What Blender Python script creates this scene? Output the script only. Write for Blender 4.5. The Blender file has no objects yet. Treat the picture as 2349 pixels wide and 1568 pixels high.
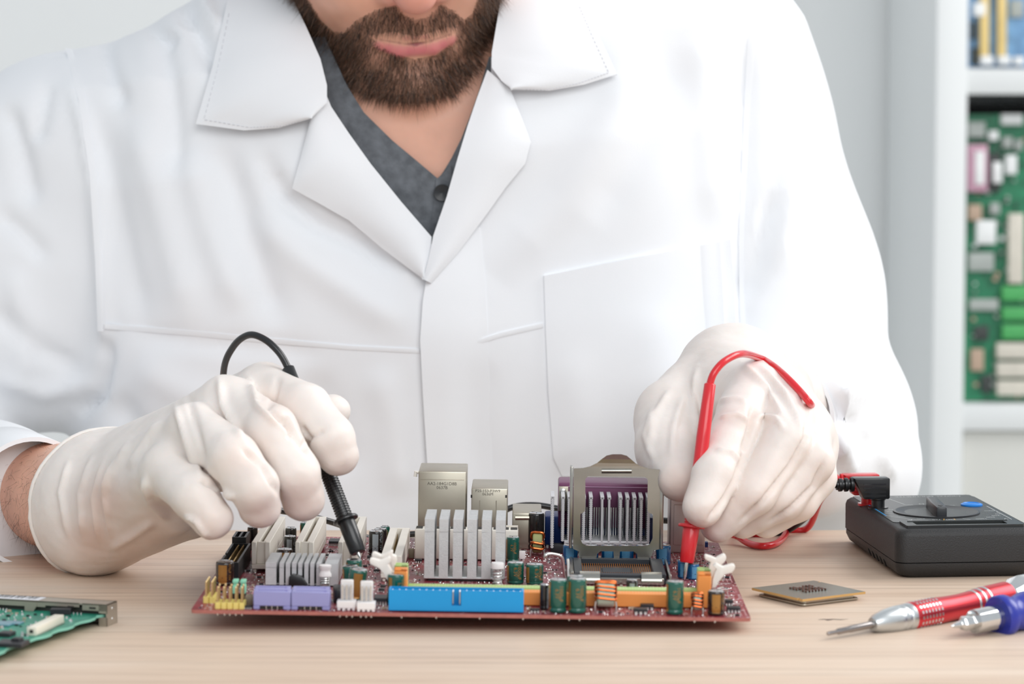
import bpy, bmesh, math, random
import numpy as np
from mathutils import Vector, Matrix
from mathutils.bvhtree import BVHTree

# ------------------------------------------------------------------ camera, light, exposure
SC = bpy.context.scene
COL = SC.collection
F, CX, CY, HOR = 6525.0, 1174.5, 784.0, 245.0          # focal length and centre for a 2349 x 1568 frame
CAMZ = 0.2285
PITCH = math.atan((CY - HOR) / F)
cam_data = bpy.data.cameras.new('camera')
cam = bpy.data.objects.new('camera', cam_data); COL.objects.link(cam)
cam.location = (0, 0, CAMZ)
cam.rotation_euler = (math.pi / 2 - PITCH, 0, 0)
cam_data.sensor_width = 36.0
cam_data.lens = 36.0 * F / 2349.0
cam_data.clip_start = 0.05
cam_data.dof.use_dof = True
cam_data.dof.focus_distance = 1.42
cam_data.dof.aperture_fstop = 12.0
SC.camera = cam

SC.view_settings.view_transform = 'Standard'
SC.view_settings.look = 'None'
SC.view_settings.gamma = 1.0
SC.view_settings.use_curve_mapping = False
SC.view_settings.exposure = 0.12

SC.cycles.max_bounces = 7
SC.cycles.caustics_reflective = False
SC.cycles.caustics_refractive = False

world = bpy.data.worlds.new('world'); SC.world = world
world.use_nodes = True
bg = world.node_tree.nodes['Background']
bg.inputs[0].default_value = (0.90, 0.95, 1.0, 1)
bg.inputs[1].default_value = 0.60

def area(name, loc, target, sx, sy, power, color=(1, 1, 1)):
    l = bpy.data.lights.new(name, 'AREA'); l.shape = 'RECTANGLE'
    l.size, l.size_y, l.energy, l.color = sx, sy, power, color
    o = bpy.data.objects.new(name, l); COL.objects.link(o)
    o.location = loc
    o.rotation_euler = (Vector(target) - Vector(loc)).to_track_quat('-Z', 'Y').to_euler()
    return o
area('window_light', (1.7, 1.95, 1.35), (-0.15, 1.65, 0.05), 1.3, 1.2, 27.0, (1.0, 0.98, 0.96))
area('front_softbox', (0.45, -0.05, 1.0), (-0.1, 1.6, 0.10), 1.3, 1.0, 14.0, (1.0, 1.0, 1.0))

# ------------------------------------------------------------------ helpers
_sp, _cp = math.sin(PITCH), math.cos(PITCH)
def ray(px, py):
    a, b = (px - CX) / F, -(py - CY) / F
    return Vector((a, _cp + b * _sp, -_sp + b * _cp))
def P(px, py, d):                       # world point seen at a pixel, at distance d along Y
    r = ray(px, py); return Vector((0, 0, CAMZ)) + r * (d / r.y)
def T(px, py, z=0.0):                   # world point seen at a pixel, on the level z
    r = ray(px, py); return Vector((0, 0, CAMZ)) + r * ((z - CAMZ) / r.z)
def to_px(V):                           # numpy (n,3) -> pixels
    x, y, z = V[:, 0], V[:, 1], V[:, 2] - CAMZ
    f = y * _cp - z * _sp; u = y * _sp + z * _cp
    return CX + F * x / f, CY - F * u / f

def lin(c):
    if isinstance(c, str):
        c = [int(c[i:i + 2], 16) / 255 for i in (0, 2, 4)]
    return tuple(v / 12.92 if v <= 0.04045 else ((v + 0.055) / 1.055) ** 2.4 for v in c)

MATS = {}
def mat(name, col='808080', rough=0.5, metal=0.0, var=0.06, scale=60.0, bump=0.0, bscale=300.0, spec=0.5, coat=0.0,
        sss=0.0, sss_r=(1.0, 0.4, 0.25), sss_s=0.005, trans=0.0, alpha=1.0, emit=0.0):
    if name in MATS: return MATS[name]
    m = bpy.data.materials.new(name); m.use_nodes = True; MATS[name] = m
    nt = m.node_tree; b = nt.nodes['Principled BSDF']
    c = lin(col)
    tc = nt.nodes.new('ShaderNodeTexCoord'); nz = nt.nodes.new('ShaderNodeTexNoise')
    nz.inputs['Scale'].default_value = scale; nz.inputs['Detail'].default_value = 3
    nt.links.new(tc.outputs['Object'], nz.inputs['Vector'])
    rp = nt.nodes.new('ShaderNodeValToRGB')
    rp.color_ramp.elements[0].position = 0.3; rp.color_ramp.elements[1].position = 0.7
    rp.color_ramp.elements[0].color = (*[v * (1 - var) for v in c], 1)
    rp.color_ramp.elements[1].color = (*[min(1, v * (1 + var)) for v in c], 1)
    nt.links.new(nz.outputs['Fac'], rp.inputs['Fac']); nt.links.new(rp.outputs['Color'], b.inputs['Base Color'])
    b.inputs['Roughness'].default_value = rough; b.inputs['Metallic'].default_value = metal
    b.inputs['Specular IOR Level'].default_value = spec
    b.inputs['Coat Weight'].default_value = coat
    b.inputs['Transmission Weight'].default_value = trans
    b.inputs['Alpha'].default_value = alpha
    if sss:
        b.inputs['Subsurface Weight'].default_value = sss
        b.inputs['Subsurface Radius'].default_value = sss_r; b.inputs['Subsurface Scale'].default_value = sss_s
    if bump:
        n2 = nt.nodes.new('ShaderNodeTexNoise'); n2.inputs['Scale'].default_value = bscale; n2.inputs['Detail'].default_value = 4
        nt.links.new(tc.outputs['Object'], n2.inputs['Vector'])
        bp = nt.nodes.new('ShaderNodeBump'); bp.inputs['Strength'].default_value = bump; bp.inputs['Distance'].default_value = 0.001
        nt.links.new(n2.outputs['Fac'], bp.inputs['Height']); nt.links.new(bp.outputs['Normal'], b.inputs['Normal'])
    return m

def tag(o, label=None, cat=None, group=None, kind=None):
    if label: o['label'] = label
    if cat: o['category'] = cat
    if group: o['group'] = group
    if kind: o['kind'] = kind
    return o
def empty(name, loc=(0, 0, 0), rot=(0, 0, 0), parent=None):
    o = bpy.data.objects.new(name, None); COL.objects.link(o)
    o.location = loc; o.rotation_euler = rot; o.empty_display_size = 0.01
    if parent: o.parent = parent
    return o

class MB:
    """collects shapes and builds them as one mesh object"""
    def __init__(s): s.v, s.f, s.m = [], [], []
    def add(s, vs, fs, mi=0):
        n = len(s.v); s.v += [tuple(v) for v in vs]; s.f += [tuple(i + n for i in f) for f in fs]; s.m += [mi] * len(fs); return s
    def box(s, x0, x1, y0, y1, z0, z1, mi=0, M=None):
        vs = [(x, y, z) for z in (z0, z1) for y in (y0, y1) for x in (x0, x1)]
        if M is not None: vs = [M @ Vector(v) for v in vs]
        return s.add(vs, [(0, 2, 3, 1), (4, 5, 7, 6), (0, 1, 5, 4), (2, 6, 7, 3), (0, 4, 6, 2), (1, 3, 7, 5)], mi)
    def lathe(s, prof, n=24, M=None, mi=0, caps=True):        # prof: [(r, z)]
        vs, fs = [], []
        for r, z in prof:
            for i in range(n):
                a = 2 * math.pi * i / n; vs.append(Vector((r * math.cos(a), r * math.sin(a), z)))
        for j in range(len(prof) - 1):
            for i in range(n):
                k = (i + 1) % n; fs.append((j * n + i, j * n + k, (j + 1) * n + k, (j + 1) * n + i))
        if caps:
            fs.append(tuple(reversed(range(n)))); fs.append(tuple(range((len(prof) - 1) * n, len(prof) * n)))
        if M is not None: vs = [M @ v for v in vs]
        return s.add(vs, fs, mi)
    def tube(s, pts, r, n=10, closed=False, mi=0, caps=True):
        pts = [Vector(p) for p in pts]; N = len(pts); rs = r if hasattr(r, '__len__') else [r] * N
        vs, fs = [], []; nrm = None
        for i, p in enumerate(pts):
            a = pts[(i - 1) % N] if (closed or i > 0) else p; b = pts[(i + 1) % N] if (closed or i < N - 1) else p
            t = (b - a).normalized()
            if nrm is None:
                nrm = t.cross(Vector((0, 0, 1)))
                if nrm.length < 1e-4: nrm = t.cross(Vector((1, 0, 0)))
            nrm = (nrm - t * nrm.dot(t)).normalized(); bn = t.cross(nrm)
            for k in range(n):
                an = 2 * math.pi * k / n; vs.append(p + (nrm * math.cos(an) + bn * math.sin(an)) * rs[i])
        for i in range(N if closed else N - 1):
            j = (i + 1) % N
            for k in range(n):
                l = (k + 1) % n; fs.append((i * n + k, i * n + l, j * n + l, j * n + k))
        if caps and not closed:
            fs.append(tuple(reversed(range(n)))); fs.append(tuple(range((N - 1) * n, N * n)))
        return s.add(vs, fs, mi)
    def prism(s, poly, z0, z1, M=None, mi=0):                # poly in xy, extruded along z
        n = len(poly); vs = [Vector((x, y, z0)) for x, y in poly] + [Vector((x, y, z1)) for x, y in poly]
        fs = [tuple(reversed(range(n))), tuple(range(n, 2 * n))] + [(i, (i + 1) % n, (i + 1) % n + n, i + n) for i in range(n)]
        if M is not None: vs = [M @ v for v in vs]
        return s.add(vs, fs, mi)
    def build(s, name, mats, parent=None, smooth=False, bevel=0.0, loc=None, rot=None, seg=2, angle=40):
        me = bpy.data.meshes.new(name); me.from_pydata(s.v, [], s.f)
        mats = mats if isinstance(mats, (list, tuple)) else [mats]
        for m in mats: me.materials.append(m)
        if len(mats) > 1: me.polygons.foreach_set('material_index', s.m)
        bm = bmesh.new(); bm.from_mesh(me)
        bmesh.ops.recalc_face_normals(bm, faces=bm.faces)
        if bevel:
            es = [e for e in bm.edges if e.is_manifold and e.calc_face_angle(0) > math.radians(30)]
            bmesh.ops.bevel(bm, geom=es, offset=bevel, segments=seg, affect='EDGES', profile=0.5, clamp_overlap=True)
        bm.to_mesh(me); bm.free()
        o = bpy.data.objects.new(name, me); COL.objects.link(o)
        if parent is not None: o.parent = parent
        if loc is not None: o.location = loc
        if rot is not None: o.rotation_euler = rot
        if smooth or bevel:
            me.polygons.foreach_set('use_smooth', [True] * len(me.polygons))
            me.set_sharp_from_angle(angle=math.radians(angle))
        return o

def axis_M(a, b):                        # matrix whose z axis runs from a to b, origin at a
    a, b = Vector(a), Vector(b); q = (b - a).to_track_quat('Z', 'Y')
    return Matrix.Translation(a) @ q.to_matrix().to_4x4()

def plate_mesh(outer, holes, thick):     # polygon with holes in the xy plane -> (verts, faces), thickness along z
    cu = bpy.data.curves.new('plate', 'CURVE'); cu.dimensions = '2D'; cu.fill_mode = 'BOTH'; cu.extrude = thick / 2
    for ring in [outer] + holes:
        sp = cu.splines.new('POLY'); sp.points.add(len(ring) - 1); sp.use_cyclic_u = True
        for p, (x, y) in zip(sp.points, ring): p.co = (x, y, 0, 1)
    o = bpy.data.objects.new('plate', cu); COL.objects.link(o)
    me = o.to_mesh(); vs = [v.co.copy() for v in me.vertices]; fs = [tuple(p.vertices) for p in me.polygons]
    o.to_mesh_clear(); bpy.data.objects.remove(o); bpy.data.curves.remove(cu)
    return vs, fs

def text_mesh(s, size, thick=0.0, align='CENTER'):
    cu = bpy.data.curves.new('txt', 'FONT'); cu.body = s; cu.size = size; cu.align_x = align; cu.align_y = 'CENTER'
    cu.resolution_u = 2; cu.extrude = thick
    o = bpy.data.objects.new('txt', cu); COL.objects.link(o)
    me = o.to_mesh(); vs = [v.co.copy() for v in me.vertices]; fs = [tuple(p.vertices) for p in me.polygons]
    o.to_mesh_clear(); bpy.data.objects.remove(o); bpy.data.curves.remove(cu)
    return vs, fs

def rrect(x0, x1, y0, y1, r, n=5):
    out = []
    for cx, cy, a0 in ((x1 - r, y1 - r, 0), (x0 + r, y1 - r, 90), (x0 + r, y0 + r, 180), (x1 - r, y0 + r, 270)):
        for i in range(n + 1):
            a = math.radians(a0 + 90 * i / n); out.append((cx + r * math.cos(a), cy + r * math.sin(a)))
    return out

def spline(pts, n=10, closed=False):     # Catmull-Rom through the points
    pts = [Vector(p) for p in pts]; out = []; N = len(pts)
    for i in range(N if closed else N - 1):
        g = (lambda k: pts[k % N]) if closed else (lambda k: pts[min(max(k, 0), N - 1)])
        p0, p1, p2, p3 = g(i - 1), g(i), g(i + 1), g(i + 2)
        for j in range(n):
            t = j / n
            out.append(0.5 * ((2 * p1) + (p2 - p0) * t + (2 * p0 - 5 * p1 + 4 * p2 - p3) * t * t + (3 * p1 - p0 - 3 * p2 + p3) * t ** 3))
    if not closed: out.append(pts[-1])
    return out

def copy_of(o, parent=None, loc=None):
    c = o.copy(); COL.objects.link(c); c.parent = parent
    if loc is not None: c.location = loc
    return c
# ------------------------------------------------------------------ the room
def wood():
    m = bpy.data.materials.new('oak'); m.use_nodes = True; nt = m.node_tree; b = nt.nodes['Principled BSDF']
    N, L = nt.nodes.new, nt.links.new
    tc = N('ShaderNodeTexCoord')
    def noise(sc, detail, scale=1.0, dist=0.0):
        mp = N('ShaderNodeMapping'); mp.inputs['Scale'].default_value = sc; L(tc.outputs['Object'], mp.inputs['Vector'])
        n = N('ShaderNodeTexNoise'); n.inputs['Scale'].default_value = scale; n.inputs['Detail'].default_value = detail
        n.inputs['Distortion'].default_value = dist
        L(mp.outputs['Vector'], n.inputs['Vector']); return n.outputs['Fac']
    def ramp(fac, stops):
        r = N('ShaderNodeValToRGB'); e = r.color_ramp.elements
        e[0].position, e[0].color = stops[0][0], (*lin(stops[0][1]), 1); e[1].position, e[1].color = stops[-1][0], (*lin(stops[-1][1]), 1)
        for p, c in stops[1:-1]: k = e.new(p); k.color = (*lin(c), 1)
        L(fac, r.inputs['Fac']); return r.outputs['Color']
    broad = ramp(noise((2.0, 22.0, 4.0), 4, 1.0, 0.6), [(0.32, 'd6bea8'), (0.5, 'dfc9b4'), (0.68, 'e6d5c3')])
    fine = ramp(noise((5.0, 420.0, 40.0), 3, 1.0, 0.2), [(0.30, '8f7660'), (0.46, 'f2ece6'), (0.7, 'ffffff')])
    pores = ramp(noise((14.0, 900.0, 60.0), 2, 1.0), [(0.30, '8a7362'), (0.40, 'ffffff'), (0.7, 'ffffff')])
    def mult(a, c, f):
        x = N('ShaderNodeMix'); x.data_type = 'RGBA'; x.blend_type = 'MULTIPLY'; x.inputs['Factor'].default_value = f
        L(a, x.inputs['A']); L(c, x.inputs['B']); return x.outputs['Result']
    c = mult(mult(broad, fine, 0.30), pores, 0.34)
    L(c, b.inputs['Base Color']); b.inputs['Roughness'].default_value = 0.5
    bp = N('ShaderNodeBump'); bp.inputs['Strength'].default_value = 0.12; bp.inputs['Distance'].default_value = 0.0006
    L(noise((5.0, 420.0, 40.0), 3), bp.inputs['Height']); L(bp.outputs['Normal'], b.inputs['Normal'])
    return m
OAK = wood()
WHITEPAINT = mat('white_lacquer', 'eef1f1', 0.45, var=0.01, scale=5)
WALLPAINT = mat('wall_paint', 'f6f8f8', 0.8, var=0.015, scale=3, bump=0.05, bscale=400)
FLOORM = mat('floor_vinyl', 'c9c6c0', 0.5, var=0.05, scale=2)

FLOOR = -0.74
BACKWALL = 3.475
tag(MB().box(-3.0, 3.0, -1.2, BACKWALL + 0.1, FLOOR - 0.1, FLOOR).build('floor', FLOORM), kind='structure')
tag(MB().box(-3.0, 3.0, BACKWALL, BACKWALL + 0.1, FLOOR, 2.2).build('wall_back', WALLPAINT), kind='structure')

# the table
t = empty('table', (0, 1.2, FLOOR)); tag(t, 'light oak work table with a straight horizontal grain', 'table')
TB = 1.531                                                        # back edge of the top
MB().box(-0.75, 0.75, 0.86 - 1.2, TB - 1.2, -FLOOR - 0.035, -FLOOR).build('tabletop', OAK, t, bevel=0.003)
legm = mat('white_steel', 'e6e6e4', 0.4, var=0.02)
for sx in (-0.70, 0.70):
    for y in (0.90 - 1.2, TB - 0.06 - 1.2):
        MB().box(sx - 0.02, sx + 0.02, y - 0.02, y + 0.02, 0, -FLOOR - 0.035).build('leg', legm, t, bevel=0.002)
# the small dark split in the wood beside the screwdriver
cr = MB(); pts = [T(x, y, 0.0) for x, y in ((1876, 1421), (1890, 1420), (1898, 1421.5), (1912, 1420), (1928, 1421), (1946, 1419.5))]
up = [(p.x, p.y + 0.0004 * w) for p, w in zip(pts, (0, 2, 4, 2, 1.6, 0))]; dn = [(p.x, p.y - 0.0004 * w) for p, w in zip(pts, (0, 1.4, 3, 1.5, 1.5, 0))]
poly = up + dn[-2:0:-1]
cr.prism([(x, y - 1.2) for x, y in poly], -FLOOR + 0.00002, -FLOOR + 0.00008)
cr.build('wood_split', mat('split_dark', '3a241c', 0.8), t)

# the bookcase behind on the right
D0, D1 = 3.07, 3.46                                               # front and back of the bookcase
X0 = P(2141, 700, D0).x; px2m = D0 / F; WT = 72 * px2m
zt = lambda y: P(2200, y, D0).z
z_hi0, z_hi1 = zt(157), zt(216)                                   # board under the top cell: top, bottom
z_lo0, z_lo1 = zt(930), zt(990)
cell = z_hi1 - z_lo0; bt = z_hi0 - z_hi1
bc = empty('bookcase', ((X0 + 0.35), (D0 + D1) / 2, FLOOR)); tag(bc, 'white open bookcase of thick boards against the back wall', 'bookcase')
def bcpart(name, x0, x1, y0, y1, z0, z1):
    return MB().box(x0 - X0 - 0.35, x1 - X0 - 0.35, y0 - (D0 + D1) / 2, y1 - (D0 + D1) / 2, z0 - FLOOR, z1 - FLOOR).build(name, WHITEPAINT, bc, bevel=0.0015)
ztop = z_hi0 + cell + bt; BW = 0.70
bcpart('side_panel', X0, X0 + WT, D0, D1, FLOOR, ztop)
bcpart('side_panel', X0 + BW - WT, X0 + BW, D0, D1, FLOOR, ztop)
xm = X0 + WT + cell + 0.004
bcpart('divider', xm, xm + 0.016, D0 + 0.003, D1, FLOOR + 0.04, ztop - 0.02)
for zz in (ztop, z_hi0, z_lo0, z_lo0 - cell - bt, FLOOR + bt):
    bcpart('shelf_board', X0 + WT, X0 + BW - WT, D0 + 0.002, D1, zz - bt, zz)

dm = MB().box(X0 + WT + 0.002 - X0 - 0.35, xm - 0.002 - X0 - 0.35, D0 + 0.012 - (D0 + D1) / 2, D0 + 0.028 - (D0 + D1) / 2, z_lo0 - cell - bt + 0.002 - FLOOR, z_lo0 - bt - 0.002 - FLOOR)
dm.build('cabinet_door', mat('door_beige_grey', 'dcdcd6', 0.5, var=0.01, scale=4), bc, bevel=0.001)['label'] = 'pale grey cabinet door'
SMDDARK = mat('chip_black', '26262a', 0.45, var=0.1)
SOLDER = mat('solder', 'd8d8d6', 0.25, 1.0)
CREAM = mat('cream_plastic', 'e8e2d2', 0.45, var=0.03)
def shelf_board(name, label, x0, x1, z0, z1, d, pcb, items, lean=0.06):
    """a circuit board standing upright in a cell; items: (name, x0, x1, y0, y1 in pixels, depth, material)"""
    o = empty(name, ((x0 + x1) / 2, d, z0), (-lean, 0, 0)); tag(o, label, 'circuit board', 'circuit boards in the bookcase')
    MB().box(x0 - o.location.x, x1 - o.location.x, 0, 0.0016, 0, z1 - z0).build('board', pcb, o)
    for nm, a, b, c, e, dep, mm in items:
        pa, pb = P(a, e, d), P(b, c, d)
        if pa.x > x1: continue
        MB().box(pa.x - o.location.x, min(pb.x, x1) - o.location.x, -dep, 0.0004, pa.z - z0, pb.z - z0).build(nm, mm, o, bevel=0.0006)
    return o
GPCB = mat('green_pcb', '1f7a55', 0.4, var=0.35, scale=90); BPCB = mat('blue_pcb', '6f9cc6', 0.4, var=0.3, scale=60)
YEL = mat('yellow_slot', 'ecd08a', 0.45); WHT = mat('white_part', 'eceeee', 0.5); PNK = mat('pink_port', 'c79aae', 0.45)
GRN = mat('green_slot', '4fae62', 0.45); BEI = mat('beige_slot', 'd9d3c6', 0.45); DKG = mat('dark_part', '3a403e', 0.5); GRY = mat('grey_part', 'aab0ac', 0.4)
TAN = mat('tan_part', 'b9a08c', 0.5)
xr = xm - 0.004
shelf_board('circuit_board', 'blue circuit board with two yellow slots in the upper bookcase cell', X0 + WT + 0.004, xr, z_hi0 + 0.0015, z_hi0 + 0.24, D0 + 0.03, BPCB, [
    ('memory_slot', 2246, 2270, -200, 130, 0.010, YEL), ('memory_slot', 2286, 2310, -200, 130, 0.010, YEL),
    ('slot_latch', 2246, 2274, 130, 150, 0.014, WHT), ('slot_latch', 2286, 2314, 130, 150, 0.014, WHT), ('slot_latch', 2322, 2346, 132, 150, 0.014, WHT),
    ('capacitor', 2232, 2258, 8, 38, 0.012, WHT), ('chip', 2226, 2240, 50, 90, 0.004, DKG), ('chip', 2226, 2246, 110, 150, 0.004, DKG),
    ('label_patch', 2318, 2349, 0, 40, 0.003, GRY)])
rnd = random.Random(7)
its = [('network_port', 2222, 2262, 280, 315, 0.014, GRY), ('parallel_port', 2220, 2266, 332, 440, 0.016, PNK), ('port_plate', 2236, 2258, 348, 424, 0.019, WHT),
       ('capacitor', 2270, 2292, 300, 322, 0.014, WHT), ('capacitor', 2302, 2324, 314, 340, 0.014, GRY), ('capacitor', 2278, 2300, 372, 420, 0.014, WHT),
       ('capacitor', 2308, 2334, 356, 400, 0.014, WHT), ('capacitor', 2272, 2294, 466, 492, 0.013, GRY), ('socket_cover', 2300, 2349, 262, 286, 0.012, WHT),
       ('stacked_port', 2222, 2252, 470, 506, 0.014, TAN), ('audio_jack', 2240, 2284, 506, 560, 0.014, WHT), ('graphics_slot', 2312, 2349, 490, 650, 0.012, BEI),
       ('memory_slot', 2298, 2560, 656, 690, 0.010, GRN), ('memory_slot', 2298, 2560, 704, 734, 0.010, GRN), ('memory_slot', 2298, 2560, 744, 778, 0.010, GRN),
       ('expansion_slot', 2284, 2560, 786, 822, 0.012, BEI), ('expansion_slot', 2284, 2560, 830, 864, 0.012, BEI), ('expansion_slot', 2284, 2560, 872, 906, 0.012, BEI),
       ('chipset', 2222, 2280, 580, 622, 0.010, GRY), ('chip', 2234, 2268, 748, 780, 0.005, DKG), ('chip', 2266, 2300, 350, 440, 0.006, DKG), ('power_port', 2224, 2290, 686, 712, 0.008, GRY),
       ('chip', 2226, 2256, 800, 850, 0.005, TAN), ('chip', 2250, 2276, 860, 900, 0.005, DKG), ('coil', 2330, 2349, 320, 345, 0.010, GRY)]
for i in range(60):
    x, y = rnd.uniform(2222, 2349), rnd.uniform(300, 910); s = rnd.uniform(4, 11)
    its.append(('small_part', x, x + s, y, y + s, 0.006, rnd.choice([WHT, GRY, DKG, TAN, GRY])))
gz = zt(262)
shelf_board('circuit_board', 'green circuit board with beige and green slots in the middle bookcase cell', X0 + WT + 0.004, xr, z_lo0 + 0.0015, gz, D0 + 0.035, GPCB, its)
BLK = mat('black_box_plastic', '1d1e20', 0.6)
bx = MB(); bx.box(X0 + WT + 0.012 - X0 - 0.2, xr - 0.01 - X0 - 0.2, 0, 0.18, 0, cell - 0.012)
o = bx.build('equipment_box', BLK, None, bevel=0.004, loc=(X0 + 0.2, D0 + 0.12, z_lo0 + 0.0005))
tag(o, 'black box standing behind the green circuit board in the bookcase', 'box')
# ------------------------------------------------------------------ the motherboard
BO = (-0.01795, 1.22518, 0.0085); BR = (0.0, math.radians(0.802), math.radians(-0.35)); BDEP = 0.2157
mobo = empty('motherboard', BO, BR)
tag(mobo, 'dark red computer motherboard with blue, purple and orange connectors on the table', 'motherboard')
BM = Matrix.Translation(BO) @ (Matrix.Rotation(BR[2], 4, 'Z') @ Matrix.Rotation(BR[1], 4, 'Y')); BI = BM.inverted()
_o = BI @ Vector((0, 0, CAMZ)); _R = BI.to_3x3()
def BW(px, py, w=0.0):                   # board coordinates on the level w
    r = _R @ ray(px, py); return _o + r * ((w - _o.z) / r.z)
def BV(px, py, v):                       # board coordinates at the depth v
    r = _R @ ray(px, py); return _o + r * ((v - _o.y) / r.y)
occupied = []
def occ(u0, u1, v0, v1): occupied.append((min(u0, u1), max(u0, u1), v0, v1))

def pcb_red():
    m = bpy.data.materials.new('red_pcb'); m.use_nodes = True; nt = m.node_tree; b = nt.nodes['Principled BSDF']
    N, L = nt.nodes.new, nt.links.new; tc = N('ShaderNodeTexCoord')
    def mapped(rot, sc):
        mp = N('ShaderNodeMapping'); mp.inputs['Rotation'].default_value = (0, 0, rot); mp.inputs['Scale'].default_value = (sc, sc, sc)
        L(tc.outputs['Object'], mp.inputs['Vector']); return mp.outputs['Vector']
    def ramp(fac, s):
        r = N('ShaderNodeValToRGB'); e = r.color_ramp.elements; r.color_ramp.interpolation = 'LINEAR'
        e[0].position, e[0].color = s[0][0], (*lin(s[0][1]), 1); e[1].position, e[1].color = s[1][0], (*lin(s[1][1]), 1)
        L(fac, r.inputs['Fac']); return r.outputs['Color']
    n = N('ShaderNodeTexNoise'); n.inputs['Scale'].default_value = 70; n.inputs['Detail'].default_value = 5; L(mapped(0, 1), n.inputs['Vector'])
    base = ramp(n.outputs['Fac'], [(0.35, '6a1a26'), (0.65, '97343f')])
    def mix(a, c, fac):
        x = N('ShaderNodeMix'); x.data_type = 'RGBA'; L(fac, x.inputs['Factor']); L(a, x.inputs['A'])
        x.inputs['B'].default_value = (*lin(c), 1); return x.outputs['Result']
    def mask(scale, lo, hi):
        k = N('ShaderNodeTexNoise'); k.inputs['Scale'].default_value = scale; L(mapped(0.4, 1), k.inputs['Vector'])
        q = N('ShaderNodeMapRange'); q.inputs['From Min'].default_value = lo; q.inputs['From Max'].default_value = hi; L(k.outputs['Fac'], q.inputs['Value']); return q.outputs['Result']
    def mul(a, c):
        x = N('ShaderNodeMath'); x.operation = 'MULTIPLY'; L(a, x.inputs[0]); L(c, x.inputs[1]); return x.outputs[0]
    def lines(rot, scale, lo):
        w = N('ShaderNodeTexWave'); w.wave_type = 'BANDS'; w.inputs['Scale'].default_value = scale; w.inputs['Distortion'].default_value = 0.6
        L(mapped(rot, 1), w.inputs['Vector'])
        q = N('ShaderNodeMapRange'); q.inputs['From Min'].default_value = lo; q.inputs['From Max'].default_value = lo + 0.1; L(w.outputs['Fac'], q.inputs['Value']); return q.outputs['Result']
    c = mix(base, 'b98084', mul(lines(0.0, 150, 0.75), mask(45, 0.5, 0.56)))
    c = mix(c, 'b5777c', mul(lines(0.785, 130, 0.75), mask(38, 0.54, 0.6)))
    vo = N('ShaderNodeTexVoronoi'); vo.inputs['Scale'].default_value = 420; L(mapped(0, 1), vo.inputs['Vector'])
    q = N('ShaderNodeMapRange'); q.inputs['From Min'].default_value = 0.30; q.inputs['From Max'].default_value = 0.22; L(vo.outputs['Distance'], q.inputs['Value'])
    c = mix(c, 'd9cfcd', mul(q.outputs['Result'], mask(60, 0.47, 0.53)))
    L(c, b.inputs['Base Color']); b.inputs['Roughness'].default_value = 0.38
    return m
PCB = pcb_red(); PCBEDGE = mat('pcb_edge', 'a9675e', 0.6, var=0.12, scale=300)
b = MB(); poly = rrect(-0.122, 0.122, 0, BDEP, 0.002, 3); n = len(poly)
b.prism(poly, -0.0016, 0.0)
b.m = [1, 0] + [1] * n
b.build('board', [PCB, PCBEDGE], mobo)

ALU = mat('aluminium', 'dcdedf', 0.42, 0.55, var=0.04, scale=500, bump=0.15, bscale=2500)
SHINY = mat('can_top', 'dfe2e4', 0.22, 1.0, var=0.03)
STEEL = mat('steel_frame', 'a8a69f', 0.24, 1.0, var=0.12, scale=60)
NICKEL = mat('nickel_can', 'bdb7a8', 0.38, 1.0, var=0.05, scale=80)
GOLD = mat('gold_pin', 'd8bd8c', 0.3, 1.0, var=0.05)
COPPER = mat('copper_wire', 'c86a3c', 0.22, 1.0, var=0.1)
IVORY = mat('ivory_plastic', 'e9e3d8', 0.42, var=0.02)
WHITEP = mat('white_plastic', 'efeceb', 0.4, var=0.015)
BLACKP = mat('black_plastic', '1b1c1e', 0.4, var=0.1)
GREENCAP = mat('green_sleeve', '0f5a4c', 0.22, var=0.08, coat=0.5)
BLACKCAP = mat('black_sleeve', '1c1a1a', 0.2, var=0.1, coat=0.5)
BROWNCAP = mat('brown_sleeve', '2a1c14', 0.2, var=0.1, coat=0.5)
BLUECAP = mat('blue_sleeve', '0b5f96', 0.2, var=0.1, coat=0.5)
GOLDPRINT = mat('gold_print', 'a9793c', 0.35, 0.3, var=0.1)
SILVERPRINT = mat('silver_print', '9aa4ab', 0.3, 0.3, var=0.05)
BLUEPRINT = mat('pale_blue_print', '5d9cc4', 0.3, 0.1, var=0.05)
DARKMARK = mat('dark_mark', '2b2926', 0.6)

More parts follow.
